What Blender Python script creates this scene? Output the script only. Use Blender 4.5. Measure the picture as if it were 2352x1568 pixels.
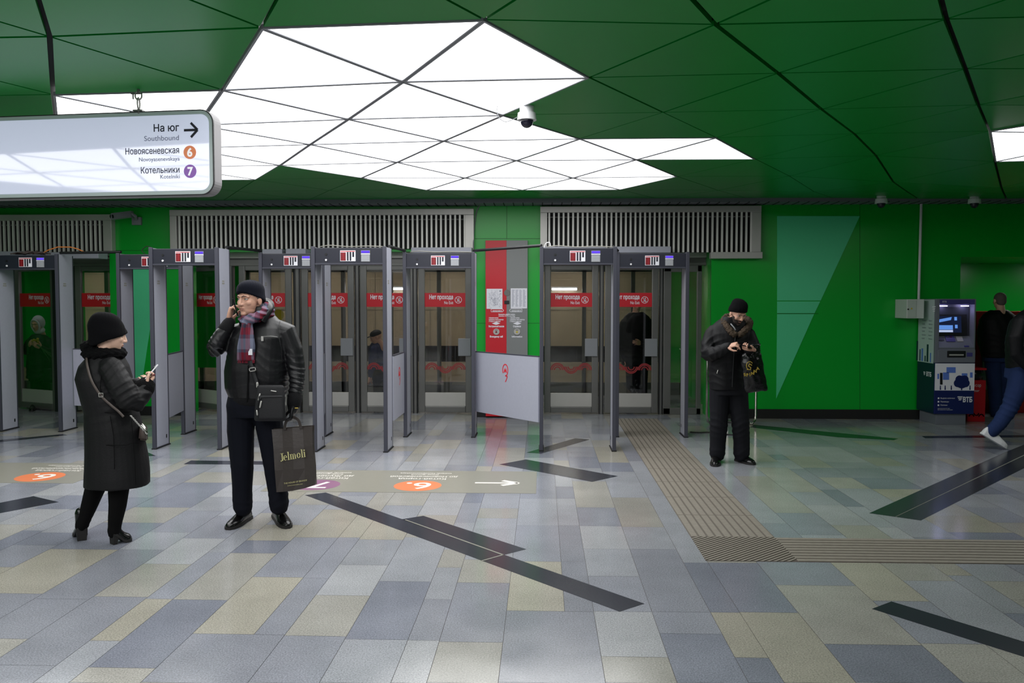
import bpy, bmesh, math, random
import numpy as np
from mathutils import Vector, Matrix, noise
from math import sin, cos, pi, radians, atan2, sqrt, tan
for o in list(bpy.data.objects): bpy.data.objects.remove(o)
C = bpy.context.scene.collection
SC = bpy.context.scene
# ---------------------------------------------------------------- camera
F = 1920.0                      # focal length in pixels of the 2352 wide frame
HC = 1.65                       # eye height
YAW = math.atan((1246-1176)/F)
PITCH = math.atan((784-695)/F)
cam_d = bpy.data.cameras.new('camera'); cam = bpy.data.objects.new('camera', cam_d); C.objects.link(cam)
cam_d.sensor_width = 36; cam_d.lens = F*36/2352; cam_d.clip_start = .05
cam.location = (0, 0, HC); cam.rotation_mode = 'XYZ'
cam.rotation_euler = (pi/2-PITCH, 0, YAW)
SC.camera = cam
# ---------------------------------------------------------------- world, exposure
w = bpy.data.worlds.new('world'); SC.world = w; w.use_nodes = True
w.node_tree.nodes['Background'].inputs[0].default_value = (.6, .7, .8, 1)
w.node_tree.nodes['Background'].inputs[1].default_value = .012
vs = SC.view_settings
SC.display_settings.display_device = 'sRGB'
vs.view_transform = 'Standard'; vs.look = 'None'; vs.gamma = 1; vs.use_curve_mapping = False
vs.exposure = 0.0
SC.cycles.use_denoising = True
SC.cycles.max_bounces = 8; SC.cycles.transparent_max_bounces = 16; SC.cycles.sample_clamp_indirect = 4
PANEL_L = 4.0                   # radiance of the luminous ceiling triangles
# ---------------------------------------------------------------- pixel <-> place helpers
RM = cam.rotation_euler.to_matrix()
def ray(px, py): return RM @ Vector(((px-1176)/F, (784-py)/F, -1))
def atY(px, py, Y):
    d = ray(px, py); t = Y/d.y; return Vector((d.x*t, Y, HC+d.z*t))
def atX(px, py, X):
    d = ray(px, py); t = X/d.x; return Vector((X, d.y*t, HC+d.z*t))
def atZ(px, py, Z=0.0):
    d = ray(px, py); t = (Z-HC)/d.z; return Vector((d.x*t, d.y*t, Z))
def lin(c): return c/12.92 if c <= .04045 else ((c+.055)/1.055)**2.4
def rgb(r, g, b): return (lin(r/255), lin(g/255), lin(b/255), 1)
# ---------------------------------------------------------------- materials
def mat(name, col, rough=.5, metal=0, spec=.5, bump=0, bscale=60, var=0, vscale=8, coat=0, emis=None, est=0, tr=0, sheen=0):
    m = bpy.data.materials.new(name); m.use_nodes = True
    nt = m.node_tree; b = nt.nodes['Principled BSDF']
    b.inputs['Base Color'].default_value = col; b.inputs['Roughness'].default_value = rough
    b.inputs['Metallic'].default_value = metal; b.inputs['Specular IOR Level'].default_value = spec
    b.inputs['Coat Weight'].default_value = coat
    if sheen: b.inputs['Sheen Weight'].default_value = sheen
    if emis: b.inputs['Emission Color'].default_value = emis; b.inputs['Emission Strength'].default_value = est
    if bump or var:
        tc = nt.nodes.new('ShaderNodeTexCoord')
        if bump:
            n = nt.nodes.new('ShaderNodeTexNoise'); n.inputs['Scale'].default_value = bscale; n.inputs['Detail'].default_value = 4
            bp = nt.nodes.new('ShaderNodeBump'); bp.inputs['Strength'].default_value = bump; bp.inputs['Distance'].default_value = .01
            nt.links.new(tc.outputs['Object'], n.inputs[0]); nt.links.new(n.outputs[0], bp.inputs['Height']); nt.links.new(bp.outputs[0], b.inputs['Normal'])
        if var:
            n = nt.nodes.new('ShaderNodeTexNoise'); n.inputs['Scale'].default_value = vscale; n.inputs['Detail'].default_value = 5
            mx = nt.nodes.new('ShaderNodeMix'); mx.data_type = 'RGBA'
            mx.inputs[6].default_value = tuple(c*(1-var) for c in col[:3])+(1,); mx.inputs[7].default_value = tuple(min(1, c*(1+var)) for c in col[:3])+(1,)
            nt.links.new(tc.outputs['Object'], n.inputs[0]); nt.links.new(n.outputs[0], mx.inputs[0]); nt.links.new(mx.outputs[2], b.inputs['Base Color'])
    return m
def emit(name, col, s):
    m = bpy.data.materials.new(name); m.use_nodes = True; nt = m.node_tree; nt.nodes.clear()
    e = nt.nodes.new('ShaderNodeEmission'); e.inputs[0].default_value = col; e.inputs[1].default_value = s
    o = nt.nodes.new('ShaderNodeOutputMaterial'); nt.links.new(e.outputs[0], o.inputs[0]); return m
def glassmat(name, tint=(.75, .8, .8), refl=.06):
    m = bpy.data.materials.new(name); m.use_nodes = True; nt = m.node_tree; nt.nodes.clear()
    t = nt.nodes.new('ShaderNodeBsdfTransparent'); t.inputs[0].default_value = (*tint, 1)
    g = nt.nodes.new('ShaderNodeBsdfGlossy'); g.inputs['Roughness'].default_value = .02; g.inputs[0].default_value = (.9, .9, .9, 1)
    fr = nt.nodes.new('ShaderNodeFresnel'); fr.inputs[0].default_value = 1.5
    ma = nt.nodes.new('ShaderNodeMath'); ma.operation = 'ADD'; ma.inputs[1].default_value = refl; ma.use_clamp = True
    mx = nt.nodes.new('ShaderNodeMixShader'); o = nt.nodes.new('ShaderNodeOutputMaterial')
    ge = nt.nodes.new('ShaderNodeNewGeometry'); ri = nt.nodes.new('ShaderNodeMapRange'); ri.inputs[3].default_value = 1.5; ri.inputs[4].default_value = 1/1.5
    nt.links.new(ge.outputs['Backfacing'], ri.inputs[0]); nt.links.new(ri.outputs[0], fr.inputs[0])   # same reflectance on both faces of a pane
    nt.links.new(fr.outputs[0], ma.inputs[0]); nt.links.new(ma.outputs[0], mx.inputs[0]); nt.links.new(t.outputs[0], mx.inputs[1]); nt.links.new(g.outputs[0], mx.inputs[2]); nt.links.new(mx.outputs[0], o.inputs[0])
    return m
M = {}
M['green'] = mat('green_enamel', rgb(0, 164, 46), .3, bump=.04, bscale=3)
M['ceil_green'] = mat('ceiling_green_enamel', rgb(0, 136, 46), .36, spec=.6, bump=.03, bscale=3)
M['mint'] = mat('mint_green_panel', rgb(80, 208, 148), .45, bump=.15, bscale=120)
M['void'] = mat('black_gap', rgb(8, 10, 10), .7)
M['lamp_frame'] = mat('lamp_frame_grey', rgb(150, 152, 158), .4)
M['frame_grey'] = mat('mid_grey_metal', rgb(128, 131, 136), .4)
M['panel_light'] = emit('luminous_panel', (1, 1, 1, 1), PANEL_L)
M['steel'] = mat('brushed_steel', rgb(186, 184, 180), .36, .3, bump=.05, bscale=90, var=.15, vscale=3)
M['steel_dk'] = mat('dark_steel', rgb(112, 112, 110), .36, .45, var=.15, vscale=4)
M['slat'] = mat('louvre_aluminium', rgb(226, 225, 220), .4, .1, var=.1)
M['black'] = mat('black_plastic', rgb(17, 18, 22), .45)
M['rubber'] = mat('black_rubber', rgb(14, 14, 15), .7)
M['dark_blue'] = mat('dark_navy_plastic', rgb(34, 36, 48), .4)
M['grey_panel'] = mat('light_grey_laminate', rgb(165, 167, 180), .42, bump=.12, bscale=250, var=.05, vscale=30)
M['cornice'] = mat('slotted_grey_strip', rgb(112, 114, 122), .5)
M['profile'] = mat('dark_grey_profile', rgb(62, 63, 74), .4)
M['white'] = mat('white_plastic', rgb(225, 225, 228), .4)
M['paper'] = mat('white_paper', rgb(230, 230, 238), .7)
M['ink'] = mat('dark_ink', rgb(20, 22, 38), .5)
M['grey_ink'] = mat('grey_ink', rgb(125, 130, 150), .5)
M['red'] = mat('red_film', rgb(196, 22, 38), .4)
M['red_logo'] = mat('red_logo_paint', rgb(215, 40, 55), .45)
M['info_grey'] = mat('grey_panel', rgb(125, 128, 128), .4)
M['orange'] = mat('orange_film', rgb(226, 128, 74), .35)
M['orange_floor'] = mat('orange_floor_film', rgb(226, 128, 84), .35, var=.06)
M['purple'] = mat('purple_film', rgb(135, 80, 170), .35)
M['plum'] = mat('plum_floor_film', rgb(140, 98, 128), .35, var=.06)
M['sticker'] = mat('beige_floor_film', rgb(140, 138, 128), .3, var=.05, vscale=20)
M['floor_white'] = mat('white_floor_print', rgb(235, 230, 222), .4)
M['wave_red'] = mat('dull_red_ornament', rgb(140, 40, 44), .4)
M['glass'] = glassmat('door_glass', (.87, .87, .86), .02)
M['beige_wall'] = mat('beige_marble', rgb(204, 186, 160), .3, var=.12, vscale=3)
M['dark_wall'] = mat('dark_stone', rgb(40, 40, 42), .4)
M['blackstone'] = mat('black_polished_granite', rgb(46, 48, 57), .18, bump=0, var=.35, vscale=220)
M['cord'] = mat('dark_cord', rgb(26, 24, 24), .5)
M['orange_cord'] = mat('orange_cord', rgb(205, 120, 50), .5)
M['tactile'] = mat('tactile_beige', rgb(134, 127, 117), .55, var=.22, vscale=25)
M['tactile_worn'] = mat('tactile_worn_groove', rgb(98, 91, 83), .7)
M['tactile_gap'] = mat('tactile_groove_brown', rgb(78, 69, 63), .7)  # dark brown base between the ribs
# ---------------------------------------------------------------- mesh helpers
def newbm(): return bmesh.new()
def box(bm, x0, x1, y0, y1, z0, z1, bev=0):
    v = [bm.verts.new(p) for p in ((x0,y0,z0),(x1,y0,z0),(x1,y1,z0),(x0,y1,z0),(x0,y0,z1),(x1,y0,z1),(x1,y1,z1),(x0,y1,z1))]
    fs = [bm.faces.new([v[i] for i in q]) for q in ((3,2,1,0),(4,5,6,7),(0,1,5,4),(1,2,6,5),(2,3,7,6),(3,0,4,7))]
    if bev:
        es = list({e for f in fs for e in f.edges})
        bmesh.ops.bevel(bm, geom=es, offset=bev, segments=2, profile=.7, affect='EDGES')
    return v
def prism(bm, pts, vec):
    """extrude a polygon (list of points) by a vector"""
    a = [bm.verts.new(p) for p in pts]; b = [bm.verts.new(Vector(p)+Vector(vec)) for p in pts]
    bm.faces.new(a); bm.faces.new(b[::-1]); n = len(a)
    for i in range(n): bm.faces.new((a[i], b[i], b[(i+1) % n], a[(i+1) % n]))
def frames(pts):
    out = []; up = Vector((0, 0, 1)); prev = None
    for i, p in enumerate(pts):
        t = (pts[min(i+1, len(pts)-1)]-pts[max(i-1, 0)]).normalized()
        if prev is None:
            r = Vector((1, 0, 0)) if abs(t.x) < .8 else Vector((0, 1, 0))
            u = (r-t*r.dot(t)).normalized()
        else: u = (prev-t*prev.dot(t)).normalized()
        prev = u; out.append((t, u, t.cross(u)))
    return out
def tube(bm, pts, radii, n=12, caps=True, ell=None):
    """closed swept tube; radii number, list or list of (ru, rv); rounded ends"""
    pts = [Vector(p) for p in pts]
    if not isinstance(radii, (list, tuple)): radii = [radii]*len(pts)
    R = [(r, r) if not isinstance(r, (tuple, list)) else r for r in radii]
    fr = frames(pts); rings = []
    def ring(c, u, v, a, b): return [bm.verts.new(c+u*(a*cos(2*pi*k/n))+v*(b*sin(2*pi*k/n))) for k in range(n)]
    if caps:
        t, u, v = fr[0]; m = min(R[0])
        for a in (75, 40): rings.append(ring(pts[0]-t*m*sin(radians(a)), u, v, R[0][0]*cos(radians(a)), R[0][1]*cos(radians(a))))
    for p, (t, u, v), r in zip(pts, fr, R): rings.append(ring(p, u, v, *r))
    if caps:
        t, u, v = fr[-1]; m = min(R[-1])
        for a in (40, 75): rings.append(ring(pts[-1]+t*m*sin(radians(a)), u, v, R[-1][0]*cos(radians(a)), R[-1][1]*cos(radians(a))))
    for a, b in zip(rings, rings[1:]):
        for k in range(n): bm.faces.new((a[k], a[(k+1) % n], b[(k+1) % n], b[k]))
    bm.faces.new(rings[0][::-1]); bm.faces.new(rings[-1])
def ellip(bm, c, r, rot=None, seg=20, rings=14):
    m = Matrix.Translation(c) @ (rot.to_4x4() if rot else Matrix()) @ Matrix.Diagonal((*r, 1))
    bmesh.ops.create_uvsphere(bm, u_segments=seg, v_segments=rings, radius=1, matrix=m)
def cyl(bm, c, axis, r, h, n=24, r2=None):
    a = Vector(axis).normalized(); q = a.to_track_quat('Z', 'Y').to_matrix().to_4x4()
    bmesh.ops.create_cone(bm, cap_ends=True, segments=n, radius1=r, radius2=r if r2 is None else r2, depth=h, matrix=Matrix.Translation(c) @ q)
def loft(bm, rings, cap=True):
    V = [[bm.verts.new(p) for p in r] for r in rings]; n = len(V[0])
    for a, b in zip(V, V[1:]):
        for k in range(n): bm.faces.new((a[k], a[(k+1) % n], b[(k+1) % n], b[k]))
    if cap: bm.faces.new(V[0][::-1]); bm.faces.new(V[-1])
def oval(c, rx, ry, n=28, p=2.0, rot=0):
    out = []
    for k in range(n):
        a = 2*pi*k/n; x = abs(cos(a))**(2/p)*rx*(1 if cos(a) >= 0 else -1); y = abs(sin(a))**(2/p)*ry*(1 if sin(a) >= 0 else -1)
        out.append(Vector(c)+Vector((x*cos(rot)-y*sin(rot), x*sin(rot)+y*cos(rot), 0)))
    return out
def obj(name, bm, m, parent=None, base=None, smooth=False, fix=True):
    """link a bmesh as one object; base = point the mesh is measured from"""
    if fix: bmesh.ops.recalc_face_normals(bm, faces=bm.faces)
    me = bpy.data.meshes.new(name); bm.to_mesh(me); bm.free()
    if smooth:
        for p in me.polygons: p.use_smooth = True
    return link(name, me, m, parent, base)
def world_loc(o):
    v = Vector(o.location); p = o.parent
    while p is not None: v = v+Vector(p.location); p = p.parent
    return v
def link(name, me, m, parent=None, base=None):
    for x in (m if isinstance(m, (list, tuple)) else [m]): me.materials.append(x)
    o = bpy.data.objects.new(name, me); C.objects.link(o)
    if parent is not None:
        o.parent = parent; me.transform(Matrix.Translation(-world_loc(parent)))
    elif base is not None:
        me.transform(Matrix.Translation(-Vector(base))); o.location = base
    return o
def thing(name, label, cat, loc=(0, 0, 0), group=None):
    o = bpy.data.objects.new(name, None); C.objects.link(o); o.location = loc; o.empty_display_size = .1
    o['label'] = label; o['category'] = cat
    if group: o['group'] = group
    return o
def tag(o, label, cat, group=None):
    o['label'] = label; o['category'] = cat
    if group: o['group'] = group
    return o
def struct(o): o['kind'] = 'structure'; return o
def sempty(name, loc): 
    o = bpy.data.objects.new(name, None); C.objects.link(o); o.location = loc; o['kind'] = 'structure'; return o
def text(name, s, pos, size, m, parent, right=(1, 0, 0), up=(0, 0, 1), align='LEFT', bold=0, ext=0, width=None):
    """printed lettering as a mesh; pos = baseline anchor. Every contour is filled by itself, so overlapping strokes stay solid"""
    cu = bpy.data.curves.new(name, 'FONT'); cu.body = s; cu.size = size; cu.align_x = align; cu.resolution_u = 3; cu.fill_mode = 'NONE'
    o = bpy.data.objects.new(name+'_tmp', cu); C.objects.link(o)
    cv = o.to_curve(bpy.context.evaluated_depsgraph_get()); loops = []
    for sp in cv.splines:
        bp = sp.bezier_points; P = []; n = len(bp)
        for i in range(n):
            a, b = bp[i], bp[(i+1) % n]
            if a.handle_right_type == 'VECTOR' and b.handle_left_type == 'VECTOR': P.append(a.co.xy); continue
            for k in range(4):
                t = k/4; P.append(((1-t)**3*a.co+3*(1-t)**2*t*a.handle_right+3*(1-t)*t*t*b.handle_left+t**3*b.co).xy)
        Q = [P[i] for i in range(len(P)) if (P[i]-P[i-1]).length > size*1e-4]
        if len(Q) < 3: continue
        loops.append(Q)
    o.to_curve_clear(); bpy.data.objects.remove(o)
    groups = []                                             # contours that share a glyph
    for Q in sorted(loops, key=lambda q: min(p.x for p in q)):
        a, b = min(p.x for p in Q), max(p.x for p in Q)
        if groups and a < groups[-1][1]-size*.004: groups[-1][0].append(Q); groups[-1][1] = max(b, groups[-1][1])
        else: groups.append([[Q], b])
    V, Fc = [], []
    area = lambda Q: sum(Q[k-1].x*Q[k].y-Q[k].x*Q[k-1].y for k in range(len(Q)))
    for G, _ in groups:
        main = 1 if area(max(G, key=lambda q: abs(area(q)))) > 0 else -1
        E_ = []
        for Q in G:
            n = len(Q)
            if bold:
                R = []
                for k in range(n):
                    d1 = (Q[k]-Q[k-1]).normalized(); d2 = (Q[(k+1) % n]-Q[k]).normalized(); q = Vector((d1.y, -d1.x))+Vector((d2.y, -d2.x))
                    q = q/max(.5, q.length_squared)*2 if q.length > .2 else Vector((d1.y, -d1.x)); R.append(Q[k]+q*bold*main)
                Q = R
            for k in range(n):
                a, b = Q[k-1], Q[k]
                if abs(a.y-b.y) > size*1e-5: E_.append((a.x, a.y, b.x, b.y, 1) if a.y < b.y else (b.x, b.y, a.x, a.y, -1))
        ys = {round(e[1], 7) for e in E_} | {round(e[3], 7) for e in E_}
        for k in range(len(E_)):
            x1, y1, x2, y2, _w = E_[k]; m1 = (x2-x1)/(y2-y1)
            for e in E_[k+1:]:
                lo, hi = max(y1, e[1]), min(y2, e[3])
                if hi-lo < size*1e-4: continue
                m2 = (e[2]-e[0])/(e[3]-e[1]); d0 = x1+(lo-y1)*m1-e[0]-(lo-e[1])*m2; d1 = x1+(hi-y1)*m1-e[0]-(hi-e[1])*m2
                if d0*d1 < 0: ys.add(round(lo+(hi-lo)*d0/(d0-d1), 7))
        ys = sorted(ys)
        for y0, y1 in zip(ys, ys[1:]):
            if y1-y0 < size*2e-5: continue
            ym = (y0+y1)/2; X = sorted(((e[0]+(ym-e[1])*(e[2]-e[0])/(e[3]-e[1])), e) for e in E_ if e[1] < ym < e[3]); wn = 0
            for _x, e in X:
                if wn == 0: st = e
                wn += e[4]
                if wn == 0:
                    at = lambda q, y: q[0]+(y-q[1])*(q[2]-q[0])/(q[3]-q[1]); n = len(V)
                    V += [Vector((at(st, y0), y0, 0)), Vector((at(e, y0), y0, 0)), Vector((at(e, y1), y1, 0)), Vector((at(st, y1), y1, 0))]; Fc.append((n, n+1, n+2, n+3))
    if width and V:
        k = width/max(1e-6, max(v.x for v in V)-min(v.x for v in V))
        for v in V: v.x *= k
    r = Vector(right).normalized(); u = Vector(up).normalized(); T = Matrix((r, u, r.cross(u))).transposed().to_4x4(); T.translation = Vector(pos)
    me = bpy.data.meshes.new(name); me.from_pydata([T @ v for v in V], [], Fc)
    nz = r.cross(u)
    if len(me.polygons) and me.polygons[0].normal.dot(nz) < 0: me.flip_normals()
    return link(name, me, m, parent)
# ================================================================ FLOOR
YW, YD = 12.0, 12.4             # wall face, door plane
def floor_material():
    m = bpy.data.materials.new('granite_tiles'); m.use_nodes = True; nt = m.node_tree; b = nt.nodes['Principled BSDF']; L = nt.links
    a = nt.nodes.new('ShaderNodeAttribute'); a.attribute_name = 'tile'
    tc = nt.nodes.new('ShaderNodeTexCoord')
    def noise_n(s, d=3, r=.6):
        n = nt.nodes.new('ShaderNodeTexNoise'); n.inputs['Scale'].default_value = s; n.inputs['Detail'].default_value = d; n.inputs['Roughness'].default_value = r
        L.new(tc.outputs['Object'], n.inputs[0]); return n
    def ramp(n, p0, p1, c0, c1):
        r = nt.nodes.new('ShaderNodeMapRange'); r.inputs[1].default_value = p0; r.inputs[2].default_value = p1; r.inputs[3].default_value = c0; r.inputs[4].default_value = c1
        L.new(n.outputs[0], r.inputs[0]); return r
    sp = ramp(noise_n(125, 2, .75), .34, .66, .7, 1.28)        # granite speckle
    st = ramp(noise_n(1.7, 5, .65), .35, .7, 1.06, .86)     # scuffed, dirty areas
    mu = nt.nodes.new('ShaderNodeMath'); mu.operation = 'MULTIPLY'; L.new(sp.outputs[0], mu.inputs[0]); L.new(st.outputs[0], mu.inputs[1])
    vm = nt.nodes.new('ShaderNodeVectorMath'); vm.operation = 'SCALE'; L.new(a.outputs['Color'], vm.inputs[0]); L.new(mu.outputs[0], vm.inputs['Scale'])
    L.new(vm.outputs[0], b.inputs['Base Color'])
    ro = ramp(noise_n(2.3, 4), .3, .7, .1, .2); L.new(ro.outputs[0], b.inputs['Roughness'])
    b.inputs['Specular IOR Level'].default_value = .5
    return m
M['granite'] = floor_material()
M['grout'] = mat('floor_joint', rgb(92, 86, 84), .7)
U = .1555; XH = -.19
TC = dict(D=(144, 148, 161), G=(160, 163, 173), L=(172, 175, 182), W=(184, 186, 190), B=(179, 177, 170), Y=(184, 180, 167))
seqR = [3, 2, 2, 1, 2]; seqL = [2, 1, 2, 2, 3]
cols = {}
p = 0; i = 0
while XH+p*U < 13: cols[p] = seqR[i % 5]; p += seqR[i % 5]; i += 1
p = 0; i = 0
while XH+p*U > -14: p -= seqL[i % 5]; cols[p] = seqL[i % 5]; i += 1
# measured tiles: column start (units) -> [(frame row of the near edge, tone), ...] far end last
known = {
 -13: [(1568, 'L'), (1471, 'Y'), (1375, 'G'), (1268, 'L'), (1215, None)],
 -12: [(1568, 'B'), (1533, 'D'), (1377, 'B'), (1270, 'D'), (1241, 'Y'), (1205, None)],
 -5: [(1568, 'L'), (1468, 'D'), (1335, 'L'), (1234, None)],
 -3: [(1568, 'W'), (1470, 'G'), (1376, 'L'), (1303, 'B'), (1262, 'L'), (1200, None)],
 -7: [(1568, 'G'), (1460, 'B'), (1367, 'W'), (1297, 'L'), (1239, 'Y'), (1195, None)],
 -10: [(1568, 'G'), (1456, None)],
 -2: [(1568, 'B'), (1474, 'G'), (1338, 'B'), (1285, 'L'), (1215, None)],
 0: [(1568, 'G'), (1403, None)],
 3: [(1568, 'B'), (1508, 'W'), (1404, 'G'), (1323, 'L'), (1260, 'W'), (1208, 'G'), (1165, 'B'), (1105, None)],
 5: [(1568, 'D'), (1455, 'G'), (1405, 'G'), (1261, 'L'), (1210, None)],
 7: [(1568, 'D'), (1510, 'Y'), (1406, 'D'), (1292, None)],
 8: [(1568, 'Y'), (1406, 'D'), (1292, None)],
 10: [(1568, 'D'), (1480, 'B'), (1344, 'G'), (1290, None)],
 13: [(1568, 'B'), (1478, 'G'), (1380, 'Y'), (1290, None)],
 -15: [(1568, 'G'), (1527, 'G'), (1370, 'B'), (1295, 'W'), (1236, None)],
 -17: [(1568, 'B'), (1466, 'G'), (1375, 'G'), (1262, 'L'), (1222, None)],
 -20: [(1500, 'G'), (1362, 'Y'), (1261, 'D'), (1200, None)],
 -23: [(1400, 'Y'), (1306, 'D'), (1218, 'L'), (1170, None)],
}
split = {-10: [(-10, 2, [(1456, 'Y'), (1325, 'G'), (1234, 'Y'), (1170, None)]), (-8, 1, [(1456, 'G'), (1327, 'G'), (1234, 'Y'), (1170, None)])],
         0: [(0, 2, [(1403, 'Y'), (1289, 'G'), (1206, 'L'), (1145, None)]), (2, 1, [(1403, 'G'), (1289, 'G'), (1206, 'L'), (1145, None)])]}
random.seed(11)
bm = newbm(); cl = bm.loops.layers.float_color.new('tile')
box(bm, -14, 13, -6, 19, -.06, -.003)
for f in bm.faces:
    f.material_index = 1
    for l in f.loops: l[cl] = (.1, .1, .1, 1)
def tile(x0, x1, y0, y1, t):
    g = .0011
    v = [bm.verts.new((x0+g, y0+g, 0)), bm.verts.new((x1-g, y0+g, 0)), bm.verts.new((x1-g, y1-g, 0)), bm.verts.new((x0+g, y1-g, 0))]
    f = bm.faces.new(v); c = rgb(*TC[t]); k = .72*random.uniform(.93, 1.07)
    for l in f.loops: l[cl] = (c[0]*k, c[1]*k, c[2]*k, 1)
def ypx(u0, wd, py):
    xc = XH+(u0+wd/2)*U
    y = 5.0
    for _ in range(6):          # the frame column of (xc, y) settles in a few steps
        d = RM.transposed() @ (Vector((xc, y, 0))-Vector((0, 0, HC))); px = 1176+F*d.x/-d.z; y = atZ(px, py).y
    return y
def random_tiles(x0, x1, y, wd, y1=18.9):
    while y < y1:
        ln = random.choice([.31, .47, .47, .62, .62, .93]); e = min(y+ln, y1)
        tile(x0, x1, y, e, random.choices('DGLWBY', [10, 24, 30, 14, 14, 8])[0]); y = e
for u0, wd in cols.items():
    x0 = XH+u0*U; x1 = x0+wd*U
    if u0 not in known:
        random_tiles(x0, x1, -6+random.random()*.5, wd); continue
    def run(u, wdt, lst, y0=None):
        a = XH+u*U; b = a+wdt*U; y = ypx(u, wdt, lst[0][0]) if y0 is None else y0
        for (p0, t), (p1, _) in zip(lst, lst[1:]):
            e = ypx(u, wdt, p1); tile(a, b, y, e, t); y = e
        return y
    yn = ypx(u0, wd, known[u0][0][0]); y = -6
    while y < yn-.01: e = min(y+.62, yn); tile(x0, x1, y, e, random.choice('GLBW')); y = e
    ye = run(u0, wd, known[u0])
    if u0 in split:
        for (su, sw, sl) in split[u0]: random_tiles(XH+su*U, XH+(su+sw)*U, run(su, sw, sl, ye), sw)
    else: random_tiles(x0, x1, ye, wd)
floor = struct(obj('floor', bm, [M['granite'], M['grout']]))
def flat(name, px, m, parent, z=.001, th=.0012):
    b = newbm(); pts = [atZ(x, y, z) for x, y in px]
    prism(b, pts, (0, 0, -th)); return obj(name, b, m, parent)
inlays = [[(700.5,1136.5),(1423,1404),(1480,1385.7),(748,1130.5)], [(922.4,1192),(1156,1274),(1208.7,1260.7),(972.4,1184)],
 [(1147,1066),(1360,1106),(1419,1093),(1208,1054.6)], [(1209,1039),(1242.5,1041.4),(1354.5,1009),(1321,1006)], [(422,1065.5),(690,1067),(700,1060),(439,1057)],
 [(-40,1018),(0,1014.8),(155,999),(144.6,996.4),(0,1010),(-40,1013)], [(-60,1166),(-60,1190),(0,1178),(134.8,1152.4),(76.8,1139)], [(300,1049),(358,1046.5),(331,1034.5),(290,1030)],
 [(1996.5,1178),(2115,1194.7),(2480,1010),(2440,985),(2303,1040.5)], [(1722,981),(1925,1003.8),(2052,1010.5),(2063,1007),(1732,975)],
 [(2117,1001),(2125,1006),(2400,1003.5),(2390,998.5)], [(2002.8,1397.6),(2460,1542),(2500,1518),(2047.6,1380.6)]]
for q in inlays: flat('black_stone_inlay', q, M['blackstone'], floor)
for q in ([(930,1193.6),(932,1192.6),(1157,1272.8),(1154.5,1274.2)], [(1105,1286.8),(1154,1273),(1157,1274),(1108,1287.8)], [(2056,1186.4),(2058.5,1186),(2410,1018),(2407,1017.6)]):
    flat('pale_joint', q, M['sticker'], floor, .0022)
# tactile paving
def quad_lerp(q, s, t):
    a = q[0].lerp(q[1], s); b = q[3].lerp(q[2], s); return a.lerp(b, t)
def tactile(name, q, n, along, diag=False, joints=(), gap='tactile_gap'):
    base = newbm(); prism(base, [p+Vector((0, 0, .0015)) for p in q], (0, 0, -.002)); o = obj(name, base, M[gap], floor)
    b = newbm()
    if diag:
        n2 = 14
        for k in range(-n2, n2+1):
            s0 = k/n2*1.0; a0, a1 = s0+.012, s0+1/n2-.022
            def seg(c):   # line s - t = c clipped to unit square
                t0 = max(0, -c); t1 = min(1, 1-c); return (t0+c, t0), (t1+c, t1)
            (A, B), (D, E) = seg(a0), seg(a1)
            if B[1]-A[1] < .05 or E[1]-D[1] < .05: continue
            prism(b, [quad_lerp(q, *z)+Vector((0, 0, .005)) for z in (A, B, E, D)], (0, 0, -.004))
    else:
        for k in range(n):
            s0 = (k+.12)/n; s1 = (k+.86)/n; cut = [0]+list(joints)+[1]
            for c0, c1 in zip(cut, cut[1:]):
                z = [(s0, c0+.0007), (s1, c0+.0007), (s1, c1-.0007), (s0, c1-.0007)] if along else [(c0, s0), (c1, s0), (c1, s1), (c0, s1)]
                prism(b, [quad_lerp(q, *e)+Vector((0, 0, .005)) for e in z], (0, 0, -.004))
    obj('tactile_rib', b, M['tactile'], o); return o
xa, xb = atZ(1587, 1234).x, atZ(1779, 1234).x
yc0, yc1 = 5.32, 5.866
V3 = lambda x, y, z=0: Vector((x, y, z))
tactile('tactile_paving', [V3(xa, yc1), V3(xb, yc1), V3(xb, 11.9), V3(xa, 11.9)], 10, True, joints=[k/10 for k in range(1, 10)], gap='tactile_worn')
tactile('tactile_paving', [V3(xa, yc0), V3(xb, yc0), V3(xb, yc1), V3(xa, yc1)], 10, True, diag=True)
tactile('tactile_paving', [V3(xb, yc0), V3(7, yc0), V3(7, yc1), V3(xb, yc1)], 9, False)
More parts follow.
